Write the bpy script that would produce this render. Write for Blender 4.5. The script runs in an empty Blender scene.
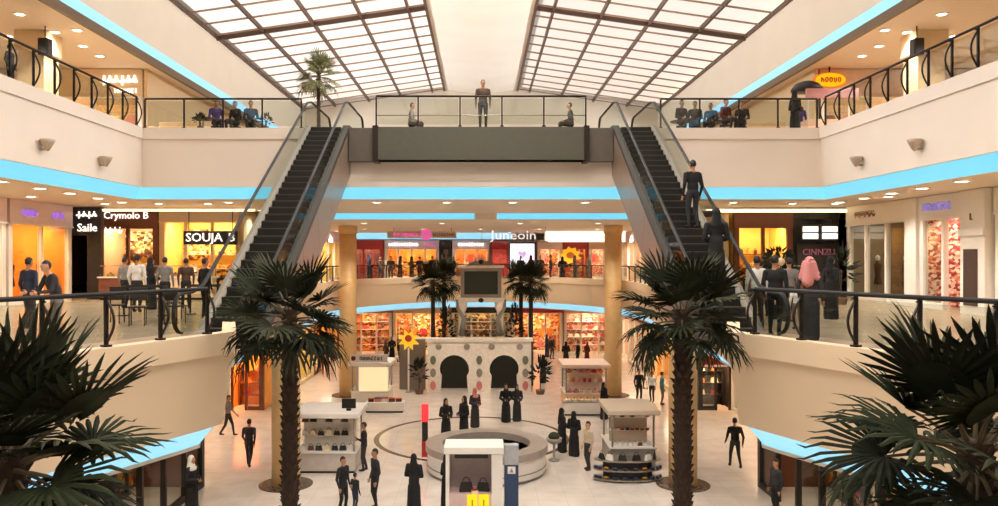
import bpy, bmesh, math, random
import numpy as np
from mathutils import Vector, Matrix
random.seed(7)
scene = bpy.context.scene
COL = scene.collection
R = math.radians
F, EYE = 760.0, 7.7          # focal length in pixels of the 998x506 frame, eye height above the ground floor

# ------------------------------------------------------------------ camera, sky, sun, exposure
cam_d = bpy.data.cameras.new('camera'); cam = bpy.data.objects.new('camera', cam_d); COL.objects.link(cam)
cam.location = (0, 0, EYE); cam.rotation_euler = (R(90), 0, 0)
cam_d.sensor_width = 36; cam_d.lens = 36 * F / 998
cam_d.shift_x = 18 / 998; cam_d.shift_y = 3 / 998
cam_d.clip_start = 0.1; cam_d.clip_end = 400
scene.camera = cam
world = bpy.data.worlds.new('world'); scene.world = world; world.use_nodes = True
bg = world.node_tree.nodes['Background']; bg.inputs[0].default_value = (1.0, 0.965, 0.93, 1); bg.inputs[1].default_value = 0.27
sun_d = bpy.data.lights.new('sun', 'SUN'); sun_d.energy = 4.0; sun_d.angle = R(3); sun_d.color = (1, .95, .87)
sun = bpy.data.objects.new('sun', sun_d); COL.objects.link(sun)
sun.rotation_euler = Vector((8, -7, -9)).to_track_quat('-Z', 'Y').to_euler()
vs = scene.view_settings
scene.display_settings.display_device = 'sRGB'
vs.view_transform = 'Standard'; vs.look = 'None'; vs.exposure = 1.3; vs.gamma = 1.0; vs.use_curve_mapping = False
scene.cycles.max_bounces = 7; scene.cycles.diffuse_bounces = 4; scene.cycles.glossy_bounces = 3
scene.cycles.transmission_bounces = 4; scene.cycles.transparent_max_bounces = 12
scene.cycles.sample_clamp_indirect = 4.0; scene.cycles.caustics_reflective = False; scene.cycles.caustics_refractive = False

# ------------------------------------------------------------------ materials
MATS = {}
def srgb(c):
    return tuple(((v / 255) / 12.92 if v / 255 <= .04045 else ((v / 255 + .055) / 1.055) ** 2.4) for v in c)
def mat(name, rgb, rough=.6, metal=0, var=.06, scale=6.0, bump=0.0, emit=None, es=0.0, spec=.5):
    if name in MATS: return MATS[name]
    m = bpy.data.materials.new(name); m.use_nodes = True; nt = m.node_tree
    b = nt.nodes['Principled BSDF']; c = srgb(rgb)
    b.inputs['Roughness'].default_value = rough; b.inputs['Metallic'].default_value = metal
    b.inputs['Specular IOR Level'].default_value = spec
    b.inputs['Base Color'].default_value = (*c, 1)
    if var > 0:
        tc = nt.nodes.new('ShaderNodeTexCoord'); nz = nt.nodes.new('ShaderNodeTexNoise')
        nz.inputs['Scale'].default_value = scale; nz.inputs['Detail'].default_value = 3
        rp = nt.nodes.new('ShaderNodeValToRGB')
        rp.color_ramp.elements[0].position = .3; rp.color_ramp.elements[1].position = .7
        rp.color_ramp.elements[0].color = (*[v * (1 - var) for v in c], 1)
        rp.color_ramp.elements[1].color = (*[min(1, v * (1 + var)) for v in c], 1)
        nt.links.new(tc.outputs['Object'], nz.inputs['Vector']); nt.links.new(nz.outputs['Fac'], rp.inputs['Fac'])
        nt.links.new(rp.outputs['Color'], b.inputs['Base Color'])
        if bump > 0:
            bp = nt.nodes.new('ShaderNodeBump'); bp.inputs['Strength'].default_value = bump; bp.inputs['Distance'].default_value = .02
            nt.links.new(nz.outputs['Fac'], bp.inputs['Height']); nt.links.new(bp.outputs['Normal'], b.inputs['Normal'])
    if emit:
        b.inputs['Emission Color'].default_value = (*srgb(emit), 1); b.inputs['Emission Strength'].default_value = es
    MATS[name] = m; return m
def glass_mat(name, tint=(235, 240, 238), refl=.07):
    m = bpy.data.materials.new(name); m.use_nodes = True; nt = m.node_tree; nt.nodes.clear()
    o = nt.nodes.new('ShaderNodeOutputMaterial'); t = nt.nodes.new('ShaderNodeBsdfTransparent'); g = nt.nodes.new('ShaderNodeBsdfGlossy')
    x = nt.nodes.new('ShaderNodeMixShader'); t.inputs[0].default_value = (*srgb(tint), 1)
    g.inputs['Roughness'].default_value = .03; x.inputs[0].default_value = refl
    nt.links.new(t.outputs[0], x.inputs[1]); nt.links.new(g.outputs[0], x.inputs[2]); nt.links.new(x.outputs[0], o.inputs[0])
    MATS[name] = m; return m
def skylight_mat():
    m = bpy.data.materials.new('opal_skylight'); m.use_nodes = True; nt = m.node_tree; nt.nodes.clear()
    o = nt.nodes.new('ShaderNodeOutputMaterial'); t = nt.nodes.new('ShaderNodeBsdfTranslucent')
    f = nt.nodes.new('ShaderNodeBsdfRefraction'); f.inputs['Roughness'].default_value = .62; f.inputs['IOR'].default_value = 1.03
    f.inputs['Color'].default_value = (.86, .79, .75, 1)
    x = nt.nodes.new('ShaderNodeMixShader'); x.inputs[0].default_value = .5
    tc = nt.nodes.new('ShaderNodeTexCoord'); nz = nt.nodes.new('ShaderNodeTexNoise'); nz.inputs['Scale'].default_value = .6
    rp = nt.nodes.new('ShaderNodeValToRGB'); rp.color_ramp.elements[0].color = (.62, .55, .51, 1); rp.color_ramp.elements[1].color = (.80, .73, .68, 1)
    nt.links.new(tc.outputs['Object'], nz.inputs['Vector']); nt.links.new(nz.outputs['Fac'], rp.inputs['Fac'])
    nt.links.new(rp.outputs['Color'], t.inputs['Color'])
    nt.links.new(t.outputs[0], x.inputs[1]); nt.links.new(f.outputs[0], x.inputs[2]); nt.links.new(x.outputs[0], o.inputs[0])
    MATS['opal_skylight'] = m; return m
def merch_mat(name, cols, scale):
    m = mat(name, (200, 150, 90), .6, var=0); nt = m.node_tree
    tc = nt.nodes.new('ShaderNodeTexCoord'); mp = nt.nodes.new('ShaderNodeMapping'); mp.inputs['Scale'].default_value = (1, 1, 1.5)
    vo = nt.nodes.new('ShaderNodeTexVoronoi'); vo.inputs['Scale'].default_value = scale; sp = nt.nodes.new('ShaderNodeSeparateColor')
    rp = nt.nodes.new('ShaderNodeValToRGB'); rp.color_ramp.interpolation = 'CONSTANT'; el = rp.color_ramp.elements
    while len(el) < len(cols): el.new(.5)
    for k, c in enumerate(cols): el[k].position = k / len(cols); el[k].color = (*srgb(c), 1)
    nt.links.new(tc.outputs['Object'], mp.inputs['Vector']); nt.links.new(mp.outputs['Vector'], vo.inputs['Vector']); nt.links.new(vo.outputs['Color'], sp.inputs['Color'])
    nt.links.new(sp.outputs[0], rp.inputs['Fac']); nt.links.new(rp.outputs['Color'], nt.nodes['Principled BSDF'].inputs['Base Color']); return m
def marble_mat(name, rgb, rough):
    m = mat(name, rgb, rough, var=0); nt = m.node_tree; b = nt.nodes['Principled BSDF']; c = srgb(rgb)
    tc = nt.nodes.new('ShaderNodeTexCoord'); n1 = nt.nodes.new('ShaderNodeTexNoise'); n1.inputs['Scale'].default_value = 1.3; n1.inputs['Detail'].default_value = 6
    br = nt.nodes.new('ShaderNodeTexBrick'); br.offset = 0; br.inputs['Scale'].default_value = 1.0
    br.inputs['Brick Width'].default_value = .9; br.inputs['Row Height'].default_value = .9; br.inputs['Mortar Size'].default_value = .006
    br.inputs['Color1'].default_value = (*c, 1); br.inputs['Color2'].default_value = (*[v * .95 for v in c], 1); br.inputs['Mortar'].default_value = (*[v * .72 for v in c], 1)
    mx = nt.nodes.new('ShaderNodeMix'); mx.data_type = 'RGBA'; mx.blend_type = 'MULTIPLY'; mx.inputs['Factor'].default_value = .35
    rp = nt.nodes.new('ShaderNodeValToRGB'); rp.color_ramp.elements[0].position = .35; rp.color_ramp.elements[0].color = (.72, .66, .6, 1); rp.color_ramp.elements[1].position = .6
    nt.links.new(tc.outputs['Object'], n1.inputs['Vector']); nt.links.new(tc.outputs['Object'], br.inputs['Vector'])
    nt.links.new(n1.outputs['Fac'], rp.inputs['Fac']); nt.links.new(br.outputs['Color'], mx.inputs['A']); nt.links.new(rp.outputs['Color'], mx.inputs['B'])
    nt.links.new(mx.outputs['Result'], b.inputs['Base Color']); return m

PARAPET = mat('cream_paint_warm_light', (236, 210, 176), .5, var=.025, scale=.7)  # parapet cream with the warm shop light tinted into its colour
FASCIA = mat('fascia_paint', (238, 225, 212), .55, var=.025, scale=.7)
UPPER = mat('upper_wall_paint', (240, 229, 212), .6, var=.02, scale=.7)
CEIL = mat('ceiling_paint', (230, 214, 194), .7, var=.02)
CREAM = mat('cream_paint', (232, 205, 165), .55, var=.03)
COLUMN = mat('column_stone', (226, 188, 132), .45, var=.06, scale=3)
WHITE = mat('white_laminate', (236, 230, 222), .4, var=.02)
GREYM = mat('grey_laminate', (150, 143, 136), .45)
DARK = mat('dark_bronze', (46, 40, 36), .4, metal=.5, var=.1)
BLACK = mat('black_gloss', (18, 17, 18), .3, var=0)
STEEL = mat('brushed_steel', (165, 158, 148), .32, metal=.85, var=.05, scale=20)
CLAD = mat('escalator_cladding', (150, 128, 110), .3, metal=.45, var=.04, scale=2)
BEAM = mat('green_grey_beam', (88, 86, 76), .45, metal=.3, var=.05)
STEP = mat('escalator_tread', (70, 66, 60), .5, metal=.5, var=.1, scale=30)
RUBBER = mat('handrail_rubber', (22, 20, 19), .75, var=0)
SKYSLAT = mat('skylight_slat', (168, 142, 124), .6, var=.04)
SKYBAR = mat('skylight_bar', (92, 70, 58), .6, var=.05)
FLOORM = marble_mat('marble_floor', (234, 224, 214), .13)
FLOOR1 = marble_mat('marble_upper_floor', (200, 178, 152), .2)
RINGM = mat('dark_stone_inlay', (96, 80, 64), .25, var=.1)
GLASS = glass_mat('clear_glass')
RGLASS = glass_mat('railing_glass', (240, 243, 240), .05)
SKYG = skylight_mat()
BLUE = mat('blue_cove_diffuser', (100, 170, 195), .6, var=0, emit=(118, 214, 250), es=.37)
BLUEW = mat('pale_blue_cove_diffuser', (120, 170, 200), .6, var=0, emit=(150, 216, 250), es=.38)
WARML = mat('warm_light_diffuser', (255, 236, 200), .6, var=0, emit=(255, 226, 170), es=1.2)
LAMPW = mat('downlight_lens', (255, 246, 228), .5, var=0, emit=(255, 240, 215), es=4.0)
SCREENW = mat('white_video_screen', (240, 235, 250), .4, var=0, emit=(240, 230, 255), es=.65)
LETW = mat('lit_white_letters', (250, 246, 240), .5, var=0, emit=(255, 248, 238), es=.6)
LETP = mat('lit_purple_letters', (170, 130, 220), .5, var=0, emit=(160, 110, 230), es=.25)
LETB = mat('lavender_letters', (150, 140, 200), .5, var=0, emit=(140, 130, 210), es=.18)
LETPINK = mat('lit_pink_letters', (225, 120, 180), .5, var=0, emit=(225, 90, 170), es=.22)
LETGOLD = mat('gold_letters', (150, 118, 80), .4, metal=.4, var=0)
BARK = mat('palm_bark', (58, 42, 31), .9, var=.25, scale=14, bump=.5)
LEAFS = [mat('palm_leaf_dark', (34, 38, 26), .85, var=.25, scale=8, spec=.15), mat('palm_leaf_mid', (44, 50, 32), .85, var=.25, scale=8, spec=.15), mat('palm_leaf_grey', (60, 62, 46), .85, var=.2, scale=8, spec=.15)]
LEAFP = mat('palm_leaf_pale', (120, 122, 84), .6, var=.2, scale=8)
PETIOLE = mat('palm_petiole', (84, 70, 44), .6, var=.15)

# ------------------------------------------------------------------ mesh helpers
class MB:
    def __init__(s): s.v = []; s.f = []; s.m = []
    def add(s, v, f, m=0):
        o = len(s.v); s.v += [tuple(p) for p in v]; s.f += [tuple(i + o for i in q) for q in f]; s.m += [m] * len(f); return s
    def box(s, c, d, m=0, rz=0):
        x, y, z = c; a, b, e = d[0] / 2, d[1] / 2, d[2] / 2; cs, sn = math.cos(rz), math.sin(rz)
        v = [(x + i * a * cs - j * b * sn, y + i * a * sn + j * b * cs, z + k * e) for k in (-1, 1) for i, j in ((-1, -1), (1, -1), (1, 1), (-1, 1))]
        return s.add(v, [(3, 2, 1, 0), (4, 5, 6, 7), (0, 1, 5, 4), (1, 2, 6, 5), (2, 3, 7, 6), (3, 0, 4, 7)], m)
    def b2(s, x0, x1, y0, y1, z0, z1, m=0):
        return s.box(((x0 + x1) / 2, (y0 + y1) / 2, (z0 + z1) / 2), (x1 - x0, y1 - y0, z1 - z0), m)
    def prism(s, poly, z0, z1, m=0):
        n = len(poly); v = [(p[0], p[1], z0) for p in poly] + [(p[0], p[1], z1) for p in poly]
        return s.add(v, [tuple(range(n - 1, -1, -1)), tuple(range(n, 2 * n))] + [(i, (i + 1) % n, n + (i + 1) % n, n + i) for i in range(n)], m)
    def wall_prism(s, poly, y0, y1, m=0):        # polygon in x,z extruded along y
        n = len(poly); v = [(p[0], y0, p[1]) for p in poly] + [(p[0], y1, p[1]) for p in poly]
        return s.add(v, [tuple(range(n)), tuple(range(2 * n - 1, n - 1, -1))] + [((i + 1) % n, i, n + i, n + (i + 1) % n) for i in range(n)], m)
    def side_prism(s, poly, x0, x1, m=0):        # polygon in y,z extruded along x
        n = len(poly); v = [(x0, p[0], p[1]) for p in poly] + [(x1, p[0], p[1]) for p in poly]
        return s.add(v, [tuple(range(n - 1, -1, -1)), tuple(range(n, 2 * n))] + [(i, (i + 1) % n, n + (i + 1) % n, n + i) for i in range(n)], m)
    def lathe(s, prof, n=16, c=(0, 0, 0), m=0, sy=1.0):
        v = []; f = []
        for r, z in prof:
            v += [(c[0] + r * math.cos(2 * math.pi * k / n), c[1] + sy * r * math.sin(2 * math.pi * k / n), c[2] + z) for k in range(n)]
        for i in range(len(prof) - 1):
            f += [(i * n + k, i * n + (k + 1) % n, (i + 1) * n + (k + 1) % n, (i + 1) * n + k) for k in range(n)]
        f += [tuple(range(n - 1, -1, -1)), tuple((len(prof) - 1) * n + k for k in range(n))]
        return s.add(v, f, m)
    def tube(s, pts, r, n=8, m=0, closed=False, flat=1.0):
        pts = [Vector(p) for p in pts]; N = len(pts); rs = r if isinstance(r, (list, tuple)) else [r] * N
        v = []; f = []; up = None
        for i, p in enumerate(pts):
            a = pts[i - 1] if i > 0 else (pts[-1] if closed else p); b = pts[i + 1] if i < N - 1 else (pts[0] if closed else p)
            t = (b - a).normalized()
            if up is None: up = Vector((0, 0, 1)) if abs(t.z) < .9 else Vector((1, 0, 0))
            u = t.cross(up)
            if u.length < 1e-4: u = t.orthogonal()
            u.normalize(); w = u.cross(t).normalized(); up = w
            v += [p + u * (rs[i] * math.cos(2 * math.pi * k / n)) + w * (flat * rs[i] * math.sin(2 * math.pi * k / n)) for k in range(n)]
        for i in range(N if closed else N - 1):
            j = (i + 1) % N
            f += [(i * n + k, i * n + (k + 1) % n, j * n + (k + 1) % n, j * n + k) for k in range(n)]
        if not closed: f += [tuple(range(n - 1, -1, -1)), tuple((N - 1) * n + k for k in range(n))]
        return s.add(v, f, m)
    def ell(s, c, r, m=0, n=12, k=8):
        v = [(c[0], c[1], c[2] - r[2])]; f = []
        for i in range(1, k):
            a = -math.pi / 2 + math.pi * i / k
            v += [(c[0] + r[0] * math.cos(a) * math.cos(2 * math.pi * j / n), c[1] + r[1] * math.cos(a) * math.sin(2 * math.pi * j / n), c[2] + r[2] * math.sin(a)) for j in range(n)]
        v.append((c[0], c[1], c[2] + r[2])); L = len(v) - 1
        f += [(0, 1 + (j + 1) % n, 1 + j) for j in range(n)]
        for i in range(k - 2): f += [(1 + i * n + j, 1 + i * n + (j + 1) % n, 1 + (i + 1) * n + (j + 1) % n, 1 + (i + 1) * n + j) for j in range(n)]
        f += [(1 + (k - 2) * n + j, 1 + (k - 2) * n + (j + 1) % n, L) for j in range(n)]
        return s.add(v, f, m)
    def mesh(s, name, mats, smooth=False):
        me = bpy.data.meshes.new(name); me.from_pydata(s.v, [], s.f)
        for m in (mats if isinstance(mats, (list, tuple)) else [mats]): me.materials.append(m)
        me.polygons.foreach_set('material_index', s.m)
        if smooth: me.polygons.foreach_set('use_smooth', [True] * len(s.f))
        me.update(); return me
    def build(s, name, mats, parent=None, smooth=False, bevel=0):
        o = bpy.data.objects.new(name, s.mesh(name, mats, smooth)); COL.objects.link(o)
        if parent is not None: o.parent = parent
        if bevel:
            b = o.modifiers.new('bevel', 'BEVEL'); b.width = bevel; b.segments = 2; b.limit_method = 'ANGLE'
        return o
def place(name, me, parent=None, loc=(0, 0, 0), rot=(0, 0, 0), sc=(1, 1, 1)):
    o = bpy.data.objects.new(name, me); COL.objects.link(o); o.parent = parent
    o.location = loc; o.rotation_euler = rot; o.scale = sc if isinstance(sc, tuple) else (sc, sc, sc); return o
def tag(o, label=None, cat=None, group=None, kind=None):
    if label: o['label'] = label
    if cat: o['category'] = cat
    if group: o['group'] = group
    if kind: o['kind'] = kind
    return o
def thing(name, label, cat, loc=(0, 0, 0), rz=0, group=None):
    o = bpy.data.objects.new(name, None); COL.objects.link(o); o.location = loc; o.rotation_euler = (0, 0, rz)
    o.empty_display_size = .2; return tag(o, label, cat, group)
def struct(o, label, cat='wall'): return tag(o, label, cat, kind='structure')
def kids(o): return [c for c in COL.objects if c.parent is o]
def copy_tree(o, parent=None, loc=None, rz=None):
    c = o.copy(); COL.objects.link(c); c.parent = parent
    if loc is not None: c.location = loc
    if rz is not None: c.rotation_euler = (0, 0, rz)
    for ch in o.children: copy_tree(ch, c)
    return c
def offset(path, d):             # shift an open path to the left of its direction by d
    out = []; n = len(path)
    for i in range(n):
        ns = []
        for a, b in ((i - 1, i), (i, i + 1)):
            if a >= 0 and b < n:
                t = Vector((path[b][0] - path[a][0], path[b][1] - path[a][1])).normalized(); ns.append(Vector((-t.y, t.x)))
        m = sum(ns, Vector((0, 0))).normalized(); k = d / max(.35, m.dot(ns[0]))
        out.append((path[i][0] + m.x * k, path[i][1] + m.y * k))
    return out
def strip(mb, pa, za, pb, zb, m=0):
    n = len(pa); v = [(p[0], p[1], za) for p in pa] + [(p[0], p[1], zb) for p in pb]
    return mb.add(v, [(i, i + 1, n + i + 1, n + i) for i in range(n - 1)], m)
def text_mesh(txt, size, depth=.03, font=None):
    cu = bpy.data.curves.new('lettering', 'FONT'); cu.body = txt; cu.size = size; cu.extrude = depth / 2; cu.align_x = 'CENTER'; cu.align_y = 'CENTER'
    cu.resolution_u = 2
    o = bpy.data.objects.new('lettering', cu); COL.objects.link(o)
    dg = bpy.context.evaluated_depsgraph_get(); me = bpy.data.meshes.new_from_object(o.evaluated_get(dg))
    bpy.data.objects.remove(o); bpy.data.curves.remove(cu); return me
def letters(txt, size, m, parent, loc, rot=(R(90), 0, 0), depth=.04, wide=1.0):
    me = text_mesh(txt, size, depth); me.materials.clear(); me.materials.append(m)
    return place('lettering', me, parent, loc, rot, (wide, 1, 1))
def spot(loc, energy, color=(1, .86, .68), size=R(110), radius=.12, to=(0, 0, -1)):
    d = bpy.data.lights.new('downlight_glow', 'SPOT'); d.energy = energy; d.color = color; d.spot_size = size; d.spot_blend = .6; d.shadow_soft_size = radius
    o = bpy.data.objects.new('downlight_glow', d); COL.objects.link(o); o.location = loc
    o.rotation_euler = Vector(to).to_track_quat('-Z', 'Y').to_euler(); return o
def area(loc, energy, sx, sy, color=(1, .8, .55), to=(0, 0, -1), rz=0):
    d = bpy.data.lights.new('area_light', 'AREA'); d.shape = 'RECTANGLE'; d.size = sx; d.size_y = sy; d.energy = energy; d.color = color
    o = bpy.data.objects.new('area_light', d); COL.objects.link(o); o.location = loc
    o.rotation_euler = Vector(to).to_track_quat('-Z', 'Y').to_euler()
    if rz: o.rotation_euler.rotate_axis('Z', rz)
    return o

def script_marks(w, h, m, parent, loc, seed=1, style='latin', depth=.03, n=None):
    """unreadable lettering: a row of strokes, bowls and dots like a far-off shop sign, as one raised mark"""
    r = random.Random(seed); mb = MB(); n = n or max(3, int(w / h * 1.7)); cw = w / n; th = h * (.11 if style != 'thin' else .06)
    def line(pts): mb.tube([(x, -depth / 2, z) for x, z in pts], th, 5, flat=1)
    if style == 'arabic':
        line([(-w / 2 + w * k / 24, -h * .12 + h * .05 * math.sin(k * 1.3)) for k in range(25)])
    for i in range(n):
        x = -w / 2 + cw * (i + .5); q = r.randrange(5)
        if style == 'arabic':
            if q < 2: line([(x, -h * .12), (x + cw * .05, h * .42)])
            elif q < 4: line([(x - cw * .3, -h * .1), (x - cw * .1, h * .12), (x + cw * .2, h * .1), (x + cw * .3, -h * .12)])
            else: line([(x - cw * .3, -h * .12), (x - cw * .2, -h * .42), (x + cw * .25, -h * .4), (x + cw * .3, -h * .12)])
            mb.ell((x, -depth / 2, h * (.34 if q >= 2 else -.4)), (th * 1.2, th, th * 1.2), 0, 6, 4)
        else:
            if q == 0: line([(x + cw * .3 * math.cos(t), h * .36 * math.sin(t)) for t in [.7 + 4.9 * k / 8 for k in range(9)]])
            elif q == 1: line([(x - cw * .25, h * .36), (x - cw * .25, -h * .36)]); line([(x - cw * .25, 0), (x, h * .15), (x + cw * .25, 0), (x + cw * .25, -h * .36)])
            elif q == 2: line([(x - cw * .25, h * .3), (x - cw * .22, -h * .25), (x, -h * .36), (x + cw * .22, -h * .25), (x + cw * .25, h * .3)])
            elif q == 3: line([(x + cw * .3 * math.cos(t), h * .34 * math.sin(t)) for t in [2 * math.pi * k / 9 for k in range(10)]])
            else: line([(x, h * .4), (x, -h * .36), (x + cw * .25, -h * .36)])
    o = mb.build('lettering', m, parent); o.location = loc; return o

MERCH_WARM = merch_mat('warm_merchandise', [(206, 110, 40), (240, 190, 110), (120, 50, 30), (228, 150, 70), (236, 216, 180), (70, 40, 30), (214, 80, 44)], 5.2)
MERCH_PINK = merch_mat('pink_merchandise', [(214, 120, 110), (240, 214, 196), (150, 60, 56), (236, 170, 130), (250, 236, 220), (190, 80, 70)], 8.5)
MERCH_FOOD = merch_mat('food_merchandise', [(240, 214, 150), (150, 96, 50), (236, 196, 90), (96, 60, 40), (246, 230, 190), (196, 140, 60)], 6.5)

# ------------------------------------------------------------------ the building shell
half = [(-10.4, -14), (-10.4, 1.2), (-5.95, 10.75), (-4.75, 13.4), (-4.55, 13.95), (-4.68, 14.35), (-5.4, 16.5), (-6.4, 18.8), (-7.3, 24), (-8.2, 40), (-8.15, 42.6), (-7.7, 44.2),
        (-6.7, 46.4), (-5.2, 48.7), (-3.4, 50.5), (-1.6, 51.4), (0, 51.7)]
PATH1 = half + [(-x, y) for x, y in half[-2::-1]]
PATH2 = [(-11.55, -14), (-11.55, 25.9), (11.55, 25.9), (11.55, -14)]
XO = 24.0; YB = 62.0; YN = -14.0
o = MB().b2(-XO, XO, YN, YB, -.3, 0).build('floor', FLOORM); struct(o, 'polished cream marble ground floor of the atrium', 'floor')
mb = MB()
for cx, cy, r0, r1 in ((-.4, 32.3, 3.9, 4.12), (-.2, 31.6, 1.75, 2.0)):
    n = 64
    for k in range(n):
        a0, a1 = 2 * math.pi * k / n, 2 * math.pi * (k + 1) / n
        mb.add([(cx + r * math.cos(a), cy + r * math.sin(a), .004) for r, a in ((r0, a0), (r1, a0), (r1, a1), (r0, a1))], [(0, 1, 2, 3)])
o = mb.build('trim_1', RINGM); struct(o, 'dark stone rings inlaid in the marble floor', 'floor inlay')

def slab(name, poly, z0, z1, m, label):
    o = MB().prism(poly, z0, z1).build(name, m); return struct(o, label, 'floor')
left1 = [p for p in offset(half, .12)]; left1[-1] = (0, left1[-1][1])
slab('floor_first_left', [(-XO, YN)] + [(-XO, YB), (0, YB)] + left1[::-1], 5.45, 6.0, FLOOR1, 'first upper gallery floor on the side of the black sign')
slab('floor_first_right', [(XO, YN)] + [(-x, y) for x, y in left1] [0:0] + [(-x, y) for x, y in left1] + [(0, YB), (XO, YB)], 5.45, 6.0, FLOOR1, 'first upper gallery floor on the side of the white storefront')
o = MB().prism([(-XO, YN), (-11.67, YN), (-11.67, 26.02), (11.67, 26.02), (11.67, YN), (XO, YN), (XO, YB), (-XO, YB)], 11.4, 12.0).build('floor_second', FLOOR1)
struct(o, 'second upper gallery floor under the skylights', 'floor')

def balcony(tagname, path, zt, zb, strip_mat, where, fm=FASCIA, tilt=.0, inset=.42, drop=.38, floorname=None):
    mb = MB(); inn = offset(path, tilt)
    strip(mb, offset(path, .0), zt - .32, inn, zb); strip(mb, inn, zb, offset(path, .14 + tilt), zb)
    strip(mb, offset(path, .14 + tilt), zb, offset(path, .14), zt - .32)
    o = mb.build('wall_' + tagname, fm); struct(o, f'cream parapet band of the {where}', 'wall')
    out = offset(path, -.05); mb = MB()
    strip(mb, out, zt - .32, out, zt + .06); strip(mb, out, zt + .06, offset(path, .2), zt + .06); strip(mb, offset(path, .2), zt + .06, offset(path, .2), zt - .3)
    strip(mb, offset(path, .02), zt - .32, out, zt - .32)
    c = mb.build('coping', fm, o)
    mb = MB(); a, b = offset(path, .12 + tilt), offset(path, inset + tilt)
    strip(mb, a, zb, b, zb - drop)
    c = mb.build('cove_light', strip_mat); tag(c, f'glowing blue cove light under the {where}', 'light')
    return o
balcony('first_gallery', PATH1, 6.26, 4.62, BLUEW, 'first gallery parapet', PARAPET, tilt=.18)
balcony('second_gallery', PATH2, 12.0, 10.05, BLUE, 'second gallery parapet')
# ceilings under the galleries
c1 = offset(half, .58); c1[-1] = (0, c1[-1][1])
o = MB().prism([(-XO, YN), (-XO, YB), (0, YB)] + c1[::-1], 4.18, 4.24).build('ceiling_ground_left', CEIL); struct(o, 'ground floor ceiling below the black sign gallery', 'ceiling')
o = MB().prism([(XO, YN)] + [(-x, y) for x, y in c1] + [(0, YB), (XO, YB)], 4.18, 4.24).build('ceiling_ground_right', CEIL); struct(o, 'ground floor ceiling below the white storefront gallery', 'ceiling')
o = MB().prism([(-XO, YN), (-11.97, YN), (-11.97, 26.32), (11.97, 26.32), (11.97, YN), (XO, YN), (XO, 35), (-XO, 35)], 9.66, 9.74).build('ceiling_first', CEIL); struct(o, 'first gallery ceiling with round downlights', 'ceiling')
o = MB().b2(-XO, XO, 35.02, YB, 9.38, 9.74).build('ceiling_first_deep', CEIL); struct(o, 'lower ceiling over the far first gallery', 'ceiling')
def cove(label, v, m=BLUE, name='cove_light', th=.03):
    return tag(MB().b2(*v).build(name, m), label, 'light')
cove('blue light strip on the ceiling step, on the escalator side of the black sign', (-8.2, -.3, 34.94, 35.0, 9.40, 9.70))
cove('blue light strip on the ceiling step, on the side of the white letters', (.75, 8.2, 34.94, 35.0, 9.40, 9.70))
cove('warm light strip under the ceiling before the orange cafe', (9.4, 14.4, 29.9, 29.96, 9.42, 9.55), WARML)
cove('warm light strip under the ceiling before the glowing food shops', (-15.6, -8.9, 29.9, 29.96, 9.46, 9.55), WARML)
cove('blue light strip above the pink sign shops', (-9.5, 2.2, 55.0, 55.06, 8.92, 9.38), BLUEW)
cove('wide white light band above the red shops', (4.2, 9.5, 50.0, 50.08, 8.62, 9.32), mat('white_light_band', (250, 246, 236), .6, var=0, emit=(255, 246, 226), es=.5))
# outer and end walls
for nm, v, lb in (('wall_left', (-XO - .2, -XO, YN, YB, 0, 21), 'outer wall beyond the black sign shops'), ('wall_right', (XO, XO + .2, YN, YB, 0, 21), 'outer wall beyond the white storefront'),
                  ('wall_back', (-XO, XO, YB, YB + .2, 0, 21), 'wall behind the far shops'), ('wall_front', (-XO, XO, YN - .2, YN, 0, 21), 'wall at the entrance end of the mall')):
    struct(MB().b2(*v).build(nm, CREAM), lb)
struct(MB().b2(-13.2, 13.2, 56.0, 56.2, 12, 20.6).build('wall_skylight_end', UPPER), 'bright wall closing the end of the skylights')
for s, nm, w in ((-1, 'left', 'over the black sign side'), (1, 'right', 'over the white storefront side')):
    mb = MB(); x0 = 13.0
    mb.b2(min(s * x0, s * (x0 + .25)), max(s * x0, s * (x0 + .25)), YN, 56, 15.85, 18.75)
    struct(mb.build('wall_upper_' + nm, UPPER), 'tall cream wall below the skylight ' + w)
    mb = MB(); a, b = sorted((s * 13.0, s * XO)); mb.b2(a, b, YN, YB, 15.33, 15.45)
    struct(mb.build('ceiling_second_' + nm, CEIL), 'second gallery ceiling with downlights ' + w, 'ceiling')
    mb = MB(); a, b = sorted((s * 12.86, s * 13.0)); mb.b2(a, b, YN, 56, 15.2, 15.5)
    struct(mb.build('trim_2' if s < 0 else 'trim_3', mat('ceiling_edge', (120, 100, 78), .6)), 'dark edge of the second gallery ceiling ' + w, 'trim')
    mb = MB(); mb.add([(s * 12.9, YN, 15.5), (s * 12.9, 56, 15.5), (s * 13.0, 56, 15.95), (s * 13.0, YN, 15.95)], [(0, 1, 2, 3)])
    mb.v = [(x - s * .02, y, z) for x, y, z in mb.v]
    tag(mb.build('cove_light', BLUEW), 'pale blue cove light along the upper wall ' + w, 'light')
    u_ = area((s * 12.86, 21, 15.95), 900, 70, .1, (.97, .98, 1), to=(-s * .8, 0, 1)); u_.data.spread = R(75)  # hidden cove uplight, added to wash the spine with light
    u_.rotation_euler = Matrix((Vector((0, 1, 0)), Vector((s * -1, 0, .32)).normalized().cross(Vector((0, -1, 0))), -Vector((s * -1, 0, .32)).normalized())).transposed().to_euler()
    a, b = sorted((s * 13.0, s * XO)); struct(MB().b2(a, b, YN, YB, 18.7, 18.9).build('roof_' + nm, CREAM), 'flat roof beside the skylight ' + w, 'roof')
    # upper side wall of the galleries behind the deck
    a, b = sorted((s * 13.6, s * 13.75)); struct(MB().b2(a, b, 31.0, 56, 12, 15.33).build('wall_second_' + nm, CREAM), 'second gallery shop wall behind the deck ' + w)
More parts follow.
